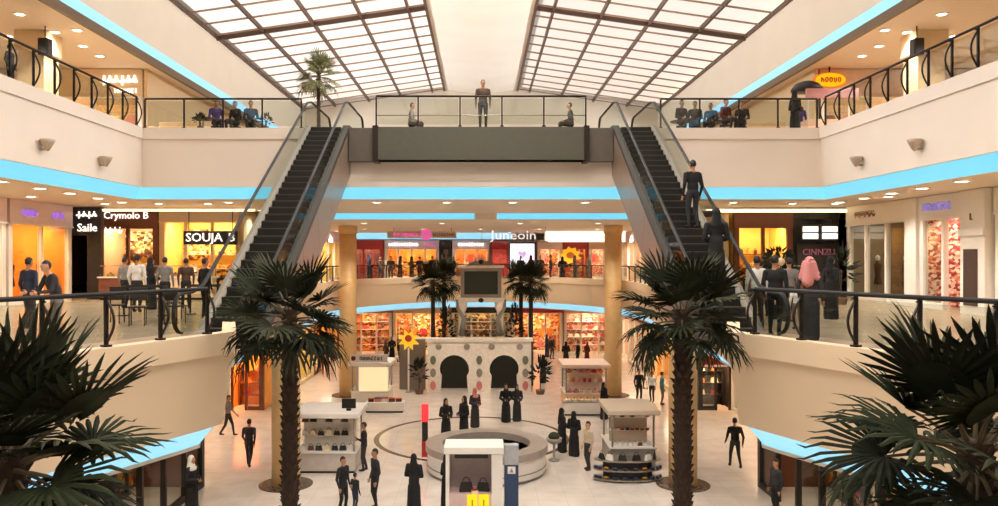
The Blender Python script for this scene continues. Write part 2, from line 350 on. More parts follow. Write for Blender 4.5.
# ---- skylights: five bays a side between ribs, panes one by one
RIBX = [2.7, 3.58, 5.91, 8.26, 10.73, 13.0]
def skz(x): return 20.39 - .1456 * abs(x)
PY = [28.6 + 1.7 * k for k in range(17)]      # rows seen by the camera, to y=55.8
for s, nm, w in ((-1, 'window_1', 'over the black sign side'), (1, 'window_2', 'over the white storefront side')):
    root = thing(nm, 'sloping skylight of opal panes and dark bars ' + w, 'skylight'); root['kind'] = 'structure'
    for i in range(5):
        xa, xb = RIBX[i], RIBX[i + 1]; mes = {}
        rows = [(PY[k], PY[k + 1]) for k in range(16)] + [(YN + 10.65 * k, YN + 10.65 * (k + 1)) for k in range(4)]
        for ya, yb in rows:
            L = round(yb - ya, 2)
            if L not in mes:
                mb = MB(); c = (xa + xb) / 2; zc = skz(c)
                p = [(s * (xa - c), skz(xa) - zc), (s * (xb - c), skz(xb) - zc)]
                mb.add([(p[0][0], 0, p[0][1] + .1), (p[1][0], 0, p[1][1] + .1), (p[1][0], L, p[1][1] + .1), (p[0][0], L, p[0][1] + .1)], [(0, 1, 2, 3)])
                mes[L] = mb.mesh('pane', SKYG)
            place('pane', mes[L], root, (s * (xa + xb) / 2, ya, skz((xa + xb) / 2)))
    for x in RIBX:
        h = .14 if x in (2.7, 13.0) else .11
        MB().b2(s * x - h / 2, s * x + h / 2, YN, 56, skz(x) - .14, skz(x) + .08).build('rib', SKYBAR, root)
    mb = MB(); a, b = (2.7, 13.0)
    for q, (w_, hh) in (('bar', (.05, .06)), ('beam', (.13, .2))):
        m2 = MB(); m2.add([(s * x, y, skz(x) + z) for y in (-w_ / 2, w_ / 2) for x, z in ((a, -hh), (b, -hh), (b, .02), (a, .02))],
                          [(0, 1, 2, 3), (7, 6, 5, 4), (0, 4, 5, 1), (1, 5, 6, 2), (2, 6, 7, 3), (3, 7, 4, 0)])
        me = m2.mesh('glazing_' + q, SKYSLAT if q == 'bar' else SKYBAR)
        for y in (PY if q == 'bar' else (13.4, 25.4, 37.4)): place('glazing_bar' if q == 'bar' else 'cross_beam', me, root, (0, y, 0))
mb = MB(); pr = []
for k in range(13):
    x = -2.7 + 5.4 * k / 12; pr.append((x, 19.72 + .25 * (abs(x) / 2.7) ** 2))
mb.wall_prism(pr[::-1] + [(-2.7, 20.4), (2.7, 20.4)], YN, 56)
struct(mb.build('ceiling_spine', mat('spine_plaster', (248, 244, 236), .6, var=.03, scale=.5)), 'white plaster spine between the two skylights', 'ceiling')

# ---- columns
def column(x, y, z0, z1, label, group=None, r=.47):
    t = thing('column', label, 'column', (x, y, z0), group=group); t['kind'] = 'thing'
    h = z1 - z0
    MB().lathe([(r, 0), (r, h)], 28).build('shaft', COLUMN, t, True)
    if z0 < 1: MB().lathe([(r * 1.9, .002), (r * 1.9, .03), (r * 1.02, .035)], 28).build('base_ring', RINGM, t)
    MB().lathe([(r, h - .45), (r * 1.12, h - .4), (r * 1.12, h - .02), (r, h)], 28).build('capital', COLUMN, t)
    return t
column(-6.57, 25.6, 0, 9.64, 'round sandstone column behind the palm, beside the bag kiosk')
column(6.8, 25.6, 0, 9.64, 'round sandstone column behind the palm, beside the scarf kiosk')
column(-7.35, 42, 0, 9.37, 'round sandstone column by the lit box kiosk and far gallery')
column(7.3, 42, 0, 9.37, 'round sandstone column by the pink sweet kiosk and far gallery')
for s, w in ((-1, 'on the white script sign side'), (1, 'on the yellow oval sign side')):
    t = thing('column', 'square cream pillar of the second gallery ' + w, 'column', (s * 15.2, 26.1, 12))
    MB().b2(-.45, .45, -.45, .45, 0, 2.75).build('shaft', CREAM, t); MB().b2(-.52, .52, -.52, .52, 2.6, 3.32).build('capital', CREAM, t)
    t = thing('loudspeaker', 'black box loudspeaker hung from the ceiling by the pillar ' + w, 'speaker', (s * 14.45, 25.2, 14.35))
    MB().b2(-.17, .17, -.15, .15, 0, .55).build('cabinet', BLACK, t, bevel=.02); MB().b2(-.14, .14, -.17, -.15, .04, .51).build('grille', mat('speaker_grille', (42, 40, 40), .8), t)
    MB().tube([(0, 0, .55), (0, 0, .975)], .02).build('bracket', DARK, t)

# ---- downlights
DL_RIM = MB().lathe([(.13, 0), (.2, -.02), (.2, .0)], 16).mesh('rim', WHITE); DL_LENS = MB().lathe([(.13, -.012), (.12, -.016)], 16).mesh('lens', LAMPW)
def downlight(x, y, z, label, group, energy, color=(1, .9, .77), sc=1.0, size=R(125)):
    t = thing('downlight', label, 'light', (x, y, z - .004), group=group)
    place('rim', DL_RIM, t, sc=sc); place('lens', DL_LENS, t, sc=sc)
    if energy: spot((x, y, z - .06), energy, color, size)
    return t
def on_ceiling(px, py, z): 
    Y = (z - EYE) * F / (256 - py); return (px - 481) / F * Y, Y
for px, py in ((55, 32), (77, 30), (83, 46), (100, 56), (8, 36), (20, 14)):
    x, y = on_ceiling(px, py, 15.33)
    for s, w in ((-1, 'white script sign'), (1, 'yellow oval sign')):
        downlight(s * abs(x), y, 15.33, f'round downlight in the second gallery ceiling, {w} side', f'second gallery downlights, {w} side', 190)
for px, py in ((0, 181), (40, 188), (70, 193), (98, 198), (122, 202)):
    x, y = on_ceiling(px, py, 9.66)
    for s, w in ((-1, 'black sign'), (1, 'white storefront')):
        downlight(s * abs(x), y, 9.66, f'round downlight behind the blue cove edge, {w} side', f'first gallery edge downlights, {w} side', 70, sc=1.15)
for y in (10, 15.5):
    for s, w in ((-1, 'black sign'), (1, 'white storefront')):
        downlight(s * 12.3, y, 9.66, f'round downlight behind the blue cove edge, {w} side', f'first gallery edge downlights, {w} side', 70, sc=1.15)
for x in (-9.2, -6.4, -3.8, -1.25, 1.15, 3.8, 6.5, 9.2):
    downlight(x, 27.7, 9.66, 'round downlight in the soffit behind the long blue cove', 'soffit downlights behind the long blue cove', 60)
for x, y in ((-9.4, 32.5), (9.6, 32), (-14, 28.3), (-12, 28.3), (-10.2, 28.4), (11.6, 28.3), (13.2, 28.3), (13.4, 25), (-14.8, 25)):
    downlight(x, y, 9.66, 'round downlight in the first gallery ceiling near the shop fronts', 'first gallery downlights near the shop fronts', 90)
for x, y in ((-6, 39), (-2, 39), (2, 39), (6, 39), (-7.2, 47), (-3.6, 47), (0, 47), (3.6, 47), (7.2, 47), (-6, 53.4), (-2, 53.4), (2, 53.4), (6, 53.4), (-9.7, 44), (9.7, 44), (-9.7, 51), (9.7, 51)):
    downlight(x, y, 9.38, 'small downlight in the lower ceiling over the far void', 'far ceiling downlights', 260)
for x, y in ((-11.2, 28), (-11.2, 33), (11.2, 28), (11.2, 33), (-9.6, 41), (-9.6, 47), (9.6, 41), (9.6, 47), (-5, 56), (0, 56), (5, 56), (-7.9, 21), (7.9, 21)):
    downlight(x, y, 4.18, 'downlight in the ground floor ceiling before the shops', 'ground floor ceiling downlights', 120)
for y in (2, 7, 12, 17, 22, 27, 32):  # fill lamps added out of view to brighten fascias, floor and parapets
    for x in (-1.6, 1.6):
        downlight(x, y, 19.83, 'large added fill downlight, out of view in the plaster spine between the skylights', 'added spine fill downlights', 600, (1, .95, .88), sc=1.6, size=R(140))
# ---- sconces on the parapets
for s, w in ((-1, 'wall band above the black sign'), (1, 'wall band above the white storefront')):
    for y, z in ((19.9, 10.55), (23.0, 10.5)):
        t = thing('wall_sconce', f'small cream uplight sconce on the {w}', 'light', (s * 11.55, y, z), group=f'sconces on the {w}')
        MB().lathe([(.02, -.1), (.05, -.08), (.16, .12), (.19, .2), (.17, .2), (.03, -.04)], 14, (-s * .2, 0, 0)).build('bowl', mat('sconce_shade', (190, 170, 150), .5), t, True)
        MB().box((-s * .1, 0, -.05), (.2, .05, .05)).build('arm', STEEL, t)

# ------------------------------------------------------------------ railings
POST_BOW = None
def bow_post_mesh(h=1.0):
    mb = MB(); mb.box((0, 0, h / 2), (.05, .05, h)); mb.box((0, 0, .02), (.13, .11, .04))
    mb.tube([(0.0 + .17 * math.sin(math.pi * t), 0, .06 + (h - .12) * t) for t in [k / 8 for k in range(9)]], .022, 6)
    mb.box((.02, 0, h - .05), (.1, .03, .03)); return mb.mesh('post', DARK)
def post_mesh(h=1.0):
    mb = MB(); mb.box((0, 0, h / 2), (.06, .05, h)); mb.box((0, 0, .02), (.13, .11, .04)); mb.box((0, 0, h - .03), (.1, .04, .04)); return mb.mesh('post', DARK)
BOW, STRAIGHT = bow_post_mesh(), post_mesh()
PANES = {}
def pane_mesh(L, h):
    k = (round(L, 2), h)
    if k not in PANES: PANES[k] = MB().b2(-k[0] / 2, k[0] / 2, -.008, .008, 0, h).mesh('pane', RGLASS)
    return PANES[k]
def resample(path, step, start=0):
    pts = []; acc = start
    for a, b in zip(path, path[1:]):
        a, b = Vector(a), Vector(b); L = (b - a).length
        while acc <= L + 1e-6:
            pts.append((a + (b - a) * (acc / L), (b - a).normalized())); acc += step
        acc -= L
    return pts
def railing(path, z, step, label, post, mid=None, h=1.0, rail_r=.035):
    """path runs with the void on its right-hand side"""
    t = thing('glass_railing', label, 'railing')
    p3 = [(p[0], p[1], z + h + .02) for p in path]
    MB().tube(p3, rail_r, 8).build('handrail', RUBBER, t, True)
    if mid: MB().tube([(p[0], p[1], z + mid) for p in path], .016, 6).build('middle_rail', STEEL, t, True)
    L = sum((Vector(b) - Vector(a)).length for a, b in zip(path, path[1:])); n = max(1, round(L / step)); st = L / n
    pts = resample(path, st)
    for p, d in pts:
        a = math.atan2(d.y, d.x) - math.pi / 2     # local +x points to the right of travel, over the void
        place('post', post, t, (p.x, p.y, z), (0, 0, a), (1, 1, h))
    for (p, d), (q, e) in zip(pts, pts[1:]):
        c = (p + q) / 2; v = q - p
        place('pane', pane_mesh(v.length - .1, h - .14), t, (c.x, c.y, z + .08), (0, 0, math.atan2(v.y, v.x)))
    return t
inset1 = offset(half, .1)
railing(inset1[1:4], 6.32, 1.05, 'glass railing with bowed dark posts on the first gallery below the black sign', BOW, h=.78)
railing([(-x, y) for x, y in inset1[1:4]][::-1], 6.32, 1.05, 'glass railing with bowed dark posts on the first gallery by the white storefront', BOW, h=.78)
railing(inset1[7:-1] + [(-.1, inset1[-1][1])], 6.32, 1.5, 'far gallery glass railing before the orange shops', STRAIGHT, h=.78)
railing([(-x, y) for x, y in inset1[7:-1] + [(-.1, inset1[-1][1])]][::-1], 6.32, 1.5, 'far gallery glass railing before the red shops', STRAIGHT, h=.78)
railing([(-11.65, 4), (-11.65, 25.7)], 12.06, 1.0, 'second gallery railing with bowed posts on the white script sign side', BOW)
railing([(11.65, 25.7), (11.65, 4)], 12.06, 1.0, 'second gallery railing with bowed posts on the yellow oval sign side', BOW)
railing([(-11.5, 26.02), (-6.15, 26.02)], 12.06, 1.45, 'deck railing between the white script sign and escalator', STRAIGHT)
railing([(6.15, 26.02), (11.5, 26.02)], 12.06, 1.45, 'deck railing between the escalator and yellow oval sign', STRAIGHT)
railing([(-3.5, 25.4), (3.5, 25.4)], 12.02, 1.5, 'bridge railing with middle bar above the green grey beam', STRAIGHT, mid=.38)
o = thing('bridge_beam', 'green grey steel beam under the bridge between the escalators', 'beam', (0, 25.6, 10.9)); o['kind'] = 'structure'
MB().b2(-3.5, 3.5, -.3, .3, 0, 1.1).build('web', BEAM, o)
for x in (-3.52, 3.52): MB().b2(x - .09, x + .09, -.34, .34, -.06, 1.14).build('end_post', DARK, o)
MB().b2(-3.5, 3.5, -.34, .3, 0, .05).build('flange', BEAM, o)
for s in (-1, 1): MB().b2(min(s * 3.62, s * 4.44), max(s * 3.62, s * 4.44), -.1, .28, -.02, 1.1).build('end_panel', mat('end_panel_grey', (104, 98, 90), .4, metal=.4), o)

# ------------------------------------------------------------------ escalators
SL = .596; YT = 25.7; YBOT = YT - 6.0 / SL
ANG = math.atan(SL)
def esc_z(y): return 6.0 + max(0, min(6.0, (y - YBOT) * SL))
def escalator(cx, label):
    t = thing('escalator', label, 'escalator', (cx, YBOT, 6.0)); t['kind'] = 'thing'
    def L(y, z): return (y - YBOT, z - 6.0)
    y0, y1 = YBOT - 1.0, YT + 3.2
    # truss with side cladding
    prof = [L(y0, 5.98), L(YBOT + .2, 5.98), L(YT, 11.88), L(y1, 11.88), L(y1, 11.3), L(YT + .75, 11.3), L(YT + .3, 10.5), L(YBOT + 2.3, 5.92), L(YBOT + 1.2, 5.9), L(y0, 5.9)]
    mb = MB()
    for s in (-1, 1): mb.side_prism(prof, s * .66 - .06, s * .66 + .06)
    mb.build('side_cladding', CLAD, t)
    mb = MB(); low = [p for p in prof[4:]]; n = len(low)
    mb.add([(x, p[0], p[1] + .01) for x in (-.62, .62) for p in low], [(i, i + 1, n + i + 1, n + i) for i in range(n - 1)])
    mb.build('soffit', CLAD, t)
    # seams of the cladding panels
    for k in range(1, 6):
        y = YBOT + (YT - YBOT) * k / 6; z = esc_z(y)
        for s in (-1, 1): MB().add([(s * .7225, y - YBOT + d, z - 6 + e) for d, e in ((-.01, -.04), (.01, -.04), (.36, -1.1), (.34, -1.1))], [(0, 1, 2, 3)]).build('panel_seam', DARK, t)
    # skirt decks either side of the steps
    for s in (-1, 1):
        pd = [L(y0, 6.0), L(YBOT + .15, 6.0), L(YT, 12.0), L(y1, 12.0)]
        up = [(a, b + .12) for a, b in pd]
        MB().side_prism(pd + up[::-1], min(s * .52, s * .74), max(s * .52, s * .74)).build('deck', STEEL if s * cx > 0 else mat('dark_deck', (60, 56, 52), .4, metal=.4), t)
    # glass balustrades
    def rail_line(h):
        return [L(y0 + .1, 6 + h), L(YBOT - .35, 6 + h), L(YBOT + .25, 6.12 + h), L(YT - .25, 12 - .13 + h), L(YT + .35, 12 + h), L(y1 + .0, 12 + h)]
    for s in (-1, 1):
        top, bot = rail_line(.93), rail_line(.14)
        MB().side_prism(bot + top[::-1], s * .63 - .008, s * .63 + .008).build('balustrade_glass', RGLASS, t)
        hr = rail_line(.97); pts = [(s * .63, a, b) for a, b in hr]
        def newel(end, sg):
            c = (end[0], end[1] - .38); return [(s * .63, c[0] + sg * .38 * math.sin(a), c[1] + .38 * math.cos(a)) for a in [math.pi * k / 8 for k in range(1, 9)]]
        pts = newel(hr[0], -1)[::-1] + pts + newel(hr[-1], 1)
        MB().tube(pts, .045, 8, flat=.7).build('handrail', RUBBER, t, True)
    # steps
    rise = 6.0 / 30; run = (YT - YBOT) / 30
    mb = MB(); mb.b2(-.5, .5, 0, run + .02, -.035, 0, 0); mb.b2(-.5, .5, 0, .03, -rise - .02, 0, 1)
    for g in range(12): mb.b2(-.48 + g * .082, -.48 + g * .082 + .03, .02, run, 0, .008, 1)
    mb.b2(-.5, .5, 0, .03, 0, .009, 2)
    me = mb.mesh('step', [STEP, mat('step_riser', (40, 38, 36), .5, metal=.4), mat('step_nosing', (120, 112, 96), .5)])
    for k in range(30): place('step', me, t, (0, k * run, (k + 1) * rise - .0))
    MB().b2(-.62, .62, -1.0, 0.02, -.03, .015).build('landing_plate', STEEL, t)
    MB().b2(-.62, .62, (YT - YBOT), y1 - YBOT, 5.96, 6.015).build('landing_plate', STEEL, t)
    return t
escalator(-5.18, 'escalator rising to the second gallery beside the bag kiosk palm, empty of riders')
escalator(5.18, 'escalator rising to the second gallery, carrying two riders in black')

# ------------------------------------------------------------------ palms
def leaf_mesh(seed, segs=24, droop=.25, R0=.62, pet=.55, spread=125):
    rnd = random.Random(seed); mb = MB()
    pts = [(pet * k / 4, 0, .10 * (k / 4) - .10 * (k / 4) ** 2 * (1 + droop)) for k in range(5)]
    mb.tube(pts, [.022, .018, .015, .012, .01], 5, 1); H = Vector(pts[-1])
    for i in range(segs):
        a = R(-spread + 2 * spread * i / (segs - 1)); Ls = R0 * (.62 + .38 * math.cos(a * .62)) * rnd.uniform(.9, 1.08)
        a += rnd.uniform(-.03, .03); d = Vector((math.cos(a), math.sin(a), 0)); pside = Vector((-math.sin(a), math.cos(a), 0))
        w = .026 * rnd.uniform(.85, 1.15); cup = .16 * abs(math.sin(a)) + .03
        P_ = []
        for q, ww in ((.05, .2), (.35, .8), (.7, 1.0), (.88, .55), (1.0, .05)):
            c = H + d * (Ls * q) + Vector((0, 0, cup * q - droop * (q ** 2.4) * Ls * rnd.uniform(.8, 1.25)))
            P_.append((c - pside * w * ww, c + Vector((0, 0, .012 * ww)), c + pside * w * ww))
        v = [p for tr in P_ for p in tr]; f = []
        for k in range(4): f += [(3 * k, 3 * k + 3, 3 * k + 4, 3 * k + 1), (3 * k + 1, 3 * k + 4, 3 * k + 5, 3 * k + 2)]
        mb.add(v, f, 0)
    # webbed heart of the fan
    n = 14; ring = []
    for i in range(n + 1):
        a = R(-spread + 2 * spread * i / n); ring.append(H + Vector((math.cos(a), math.sin(a), .5 * abs(math.sin(a)) * .16 + .02)) * (R0 * .38 * (.75 + .25 * math.cos(a * .62))))
    mb.add([H] + ring, [(0, i + 1, i + 2) for i in range(n)], 0)
    return mb
LEAF = {}
def leaf(seed, mi, droop, **k):
    key = (seed, mi, droop) + tuple(k.items())
    if key not in LEAF: LEAF[key] = leaf_mesh(seed, droop=droop, **k).mesh('leaf', [LEAFS[mi] if mi < 3 else LEAFP, PETIOLE])
    return LEAF[key]
def palm(x, y, z0, ztop, label, size=1.0, n=26, r=.15, seed=1, pale=False, lo=-55, hi=80, stubs=True, group=None, aim=None):
    rnd = random.Random(seed); t = thing('fan_palm', label, 'palm tree', (x, y, z0), group=group); h = ztop - z0
    mb = MB(); k = 24; mb.lathe([(r * (1.12 - .22 * q / k) * (1 + .05 * math.sin(q * 2.1)), h * q / k) for q in range(k + 1)], 14)
    if stubs:
        rows = int(h / .13)
        for q in range(rows):
            for j in range(7):
                a = 2 * math.pi * (j + .5 * (q % 2)) / 7 + rnd.uniform(-.1, .1); zz = h * (q + .5) / rows; rr = r * (1.1 - .2 * zz / h)
                c, s = math.cos(a), math.sin(a); w = r * .33; u = (-s, c); e = rnd.uniform(.03, .075)
                mb.add([(rr * .9 * c + u[0] * w, rr * .9 * s + u[1] * w, zz - .06), (rr * .9 * c - u[0] * w, rr * .9 * s - u[1] * w, zz - .06),
                        ((rr + e) * c + u[0] * w * .4, (rr + e) * s + u[1] * w * .4, zz + .05), ((rr + e) * c - u[0] * w * .4, (rr + e) * s - u[1] * w * .4, zz + .05),
                        (rr * .9 * c, rr * .9 * s, zz + .03)], [(0, 1, 3, 2), (0, 2, 4), (1, 4, 3), (2, 3, 4)])
    mb.build('trunk', BARK, t)
    for i in range(n):
        q = i / (n - 1); el = hi + (lo - hi) * q ** .85 + rnd.uniform(-7, 7); az = i * 2.39996 + rnd.uniform(-.2, .2)
        dr = (.1, .3, .6)[min(2, int(q * 3))]; mi = 3 if pale else rnd.choice((0, 0, 1, 1, 2))
        o = place('leaf', leaf(rnd.randrange(3), mi, dr), t, (.06 * math.cos(az), .06 * math.sin(az), h - .05 - .25 * q),
                  (rnd.uniform(-.5, .5), -R(el), az), size * rnd.uniform(.88, 1.1)); o.rotation_mode = 'XYZ'
    return t
palm(-3.32, 13.2, 0, 6.78, 'tall fan palm before the escalator by the bag kiosk', size=1.06, r=.135, seed=3, lo=-34, hi=66)
palm(3.45, 13.0, 0, 6.8, 'tall fan palm before the escalator by the scarf kiosk', size=1.06, r=.15, seed=5, lo=-34, hi=66)
palm(-4.35, 7.0, 0, 5.92, 'big fan palm by the first gallery railing below the black sign', size=1.2, n=34, r=.16, seed=11)
palm(4.55, 7.0, 0, 6.0, 'big fan palm by the first gallery railing at the white storefront', size=1.2, n=34, r=.16, seed=14)
for k, (px, Y, zt) in enumerate(((433, 45.2, 6.25), (444, 46.4, 6.4), (521, 46.4, 6.4), (531, 45.2, 6.25))):
    w = 'orange window side' if k < 2 else 'white video screen side'
    palm((px - 481) / F * Y, Y, 0, zt, ('small fan palm at the grey panel end behind the gateway', 'small fan palm beside the clock screen tower, orange shop side', 'small fan palm beside the clock screen tower, video screen side', 'small fan palm at the sweet kiosk end behind the gateway')[k], size=1.15, n=20, r=.13, seed=20 + k, stubs=False, lo=-40, group='palms behind the arched gateway')
palm(-6.45, 30.2, 12.75, 15.0, 'pale fan palm in a round planter at the top of the escalator', size=.85, n=20, r=.07, seed=31, pale=True, stubs=False, lo=-40)
t = thing('planter', 'round white planter holding the pale palm on the deck', 'planter', (-6.45, 30.2, 12))
MB().lathe([(.28, 0), (.42, .12), (.5, .35), (.46, .62), (.36, .75), (.3, .72)], 20).build('pot', WHITE, t, True)
MB().lathe([(.3, .70), (.3, .74)], 16).build('soil', mat('soil', (70, 52, 38), .95), t)

for x, y, w in ((-3.32, 13.2, 'tall palm by the bag kiosk'), (3.45, 13.0, 'tall palm by the scarf kiosk'), (-4.35, 7.0, 'big palm below the black sign'), (4.55, 7.0, 'big palm at the white storefront')):
    t = thing('planter', f'low round stone planter around the {w}', 'planter', (x, y, 0))
    MB().lathe([(.3, 0), (.62, 0), (.7, .42), (.62, .42), (.58, .36), (.3, .36)], 24).build('ring', mat('planter_stone', (196, 184, 166), .5), t, True); MB().lathe([(.2, .34), (.56, .34), (.56, .37), (.2, .37)], 24).build('soil', mat('soil', (70, 52, 38), .95), t)

# ------------------------------------------------------------------ goods
GOODM = [mat('goods_' + n, c, .55) for n, c in (('red', (170, 40, 38)), ('orange', (214, 120, 40)), ('cream', (226, 206, 170)), ('pink', (214, 130, 130)), ('brown', (96, 60, 40)),
         ('black', (32, 28, 28)), ('gold', (206, 160, 60)), ('blue', (60, 76, 120)), ('white', (232, 226, 216)), ('wine', (100, 30, 40)))]
GNAME = ['red', 'orange', 'cream', 'pink', 'brown', 'black', 'gold', 'blue', 'white', 'wine']
GM = {}
def good_mesh(kind, ci):
    if (kind, ci) in GM: return GM[kind, ci]
    mb = MB(); m = GOODM[ci]
    if kind == 'handbag':
        mb.add([(-.17, -.07, 0), (.17, -.07, 0), (.17, .07, 0), (-.17, .07, 0), (-.13, -.03, .22), (.13, -.03, .22), (.13, .03, .22), (-.13, .03, .22)],
               [(3, 2, 1, 0), (4, 5, 6, 7), (0, 1, 5, 4), (1, 2, 6, 5), (2, 3, 7, 6), (3, 0, 4, 7)])
        mb.tube([(.09 * math.cos(a), 0, .21 + .13 * math.sin(a)) for a in [math.pi * k / 6 for k in range(7)]], .012, 5, 1); ms = [m, DARK]
    elif kind == 'garment':
        mb.wall_prism([(-.2, 0), (.2, 0), (.19, .5), (.34, .32), (.42, .4), (.24, .74), (.08, .78), (0, .73), (-.08, .78), (-.24, .74), (-.42, .4), (-.34, .32), (-.19, .5)], -.05, .05)
        mb.tube([(0, 0, .74), (0, 0, .84), (.03, 0, .88)], .008, 5, 1); ms = [m, STEEL]
    elif kind == 'jar':
        mb.lathe([(.06, 0), (.08, .02), (.08, .16), (.05, .2), (.05, .22)], 10); mb.lathe([(.055, .2), (.055, .25)], 10, m=1); ms = [m, GOODM[6]]
    elif kind == 'cake':
        mb.lathe([(.13, 0), (.14, .02), (.14, .09), (.1, .12)], 12); mb.ell((0, 0, .14), (.04, .04, .04), 1, 8, 5); ms = [m, GOODM[0]]
    else:
        mb.b2(-.14, .14, -.1, .1, 0, .15); mb.b2(-.15, .15, -.11, .11, .15, .19, 1); ms = [m, GOODM[(ci + 2) % 10]]
    GM[kind, ci] = mb.mesh(kind, ms); return GM[kind, ci]
def mannequin(loc, rz, ci, label, group):
    t = thing('mannequin', label, 'mannequin', loc, rz, group)
    MB().lathe([(.17, 0), (.17, .02), (.02, .03), (.02, .75)], 12).build('stand', STEEL, t)
    MB().lathe([(.2, .62), (.17, .8), (.13, 1.0), (.17, 1.22), (.19, 1.38), (.08, 1.45), (.05, 1.52)], 14, sy=.62).build('dress', GOODM[ci], t, True)
    MB().ell((0, 0, 1.62), (.08, .095, .12), 0, 10, 8).build('head', WHITE, t, True); return t
# ------------------------------------------------------------------ shops
def shop(label, o, rz, w, h, header, hm, bm, frame=WHITE, panes=2, door=None, goods=None, n=6, pal=(0, 1, 2), gk=2, where='', energy=55, depth=2.4, sign=(), lc=(1, .78, .5), shelves=2, man=0, floor_z=0, glazed=True, wallpanel=None, shelf_m=None, side_m=None):
    """local x runs along the front, local y into the shop"""
    t = thing('shop_front', label, 'shop', o, rz); t['kind'] = 'thing'
    hb = h - header
    MB().b2(0, w, depth - .06, depth, 0, h).build('back_wall', bm, t)
    for x in (0, w - .06): MB().b2(x, x + .06, .14, depth - .06, 0, h).build('side_wall', side_m or bm, t)
    MB().b2(.06, w - .06, .14, depth - .06, hb + .12, hb + .2).build('shop_ceiling', CEIL, t)
    hd_ = MB().b2(0, w, -.1, .14, hb, h).build('header', hm, t); MB().b2(0, w, -.14, .14, hb - .05, hb).build('header_trim', frame, t)
    edges = [w * k / panes for k in range(panes + 1)]
    for x in edges:
        ww = .11 if x in (0, w) else .06; x = min(max(x, ww), w - ww); MB().b2(x - ww, x + ww, -.06, .1, 0, hb - .05).build('post', frame, t)
    for k in range(panes):
        if door == k: continue
        a, b = edges[k] + .1, edges[k + 1] - .1
        if glazed: MB().b2(a, b, .0, .02, .2, hb - .06).build('pane', GLASS, t)
        MB().b2(a, b, -.05, .08, 0, .2).build('plinth', frame, t)
    for k, s in enumerate(sign):
        txt, sz, m, u, z = s[:5]
        if isinstance(txt, str): letters(txt, sz, m, hd_, (u, -.14, z))
        else: script_marks(txt[0], sz, m, hd_, (u, -.12, z), seed=int(w * 10) + k, style=txt[1])
    M = Matrix.Translation(o) @ Matrix.Rotation(rz, 4, 'Z')
    d = M.to_3x3() @ Vector((0, .35, -1))
    area(M @ Vector((w / 2, depth * .35, hb + .08)), energy * w * .27, w * .8, .5, lc, to=d, rz=0)
    if wallpanel:
        for k, (m_, x0, x1, z0, z1) in enumerate(wallpanel): MB().b2(x0, x1, depth - .12, depth - .06, z0, z1).build('display_panel', m_, t)
    if goods:
        sh = thing('display_shelf', f'tall display shelves against the back of the {where}', 'shelf', M @ Vector((w / 2, depth - .25, 0)), rz)
        sm = shelf_m or frame; r = random.Random(int(o[0] * 70 + o[1] * 7) % 997)
        if goods == 'garment':
            sh['label'] = f'clothes rack at the back of the {where}'; sh.name = 'clothes_rack'; sh['category'] = 'rack'
            rods = (1.0, 1.95); sc = .78; n = max(2, min(n, int(w * .8 / .7)))
            for x in (-w * .44, w * .44): MB().b2(x - .03, x + .03, -.05, .05, 0, 2.0).build('upright', sm, sh)
            for z in rods: MB().tube([(-w * .44, 0, z), (w * .44, 0, z)], .012, 6).build('rod', STEEL, sh)
            MB().b2(-w * .44, w * .44, -.14, .14, 0, .06).build('foot', sm, sh)
            for z in rods:
                for j in range(n):
                    u = -w * .4 + w * .8 * (j + .5) / n; ci = r.choice(pal)
                    g = place('garment', good_mesh('garment', ci), None, M @ Vector((w / 2 + u, depth - .25, z - .026 - .88 * sc)), (0, 0, rz), sc); tag(g, f'{GNAME[ci]} garment hanging in the {where}', 'garment', f'{GNAME[ci]} garments in the {where}')
        else:
            zs = [.55 + .62 * k for k in range(shelves + 1)]; n = max(2, min(n, int(w * .76 / {'handbag': .48, 'cake': .36, 'jar': .3}.get(goods, .42))))
            for k, z in enumerate(zs): MB().b2(-w * .42, w * .42, -.18, .12, z - .04, z).build('shelf_board', sm, sh)
            for x in (-w * .42, w * .42): MB().b2(x - .03, x + .03, -.18, .12, 0, zs[-1]).build('upright', sm, sh)
            for k, z in enumerate(zs):
                for j in range(n):
                    u = -w * .38 + w * .76 * (j + .5) / n; ci = r.choice(pal)
                    g = place(goods, good_mesh(goods, ci), None, M @ Vector((w / 2 + u, depth - .28, z + .001)), (0, 0, rz + r.uniform(-.1, .1)), r.uniform(.95, 1.15)); tag(g, f'{GNAME[ci]} {goods} on the shelves of the {where}', goods, f'{GNAME[ci]} {goods} goods in the {where}')
    for k in range(man):
        u = w * (k + .6) / (man + .2); p = M @ Vector((u, .55, 0)); ci = pal[k % len(pal)]
        mannequin(p, rz, ci, f'mannequin in a {GNAME[ci]} dress in the window of the {where}', f'{GNAME[ci]} mannequins in the {where}')
    return t
ORANGE = mat('orange_display', (240, 158, 62), .6, var=.12, scale=1.5); YELLOW = mat('yellow_display', (250, 205, 110), .6, var=.1, scale=1.5)
PEACH = mat('peach_wall', (238, 190, 140), .6, var=.06); REDP = mat('red_panel', (158, 34, 34), .45, var=.15, scale=2); PINKH = mat('pale_pink_header', (226, 204, 206), .5, var=.04)
BROWNH = mat('red_brown_header', (110, 62, 42), .5, var=.08); BEIGEH = mat('beige_header', (204, 186, 164), .5, var=.03); BLUSH = mat('blush_wall', (226, 190, 168), .6)
CHAR = mat('charcoal_panel', (38, 34, 34), .45, var=.05); REDAWN = mat('red_awning', (196, 34, 30), .6)
Z1, H1 = 6.0, 3.64
L90, R90 = R(90), R(-90)
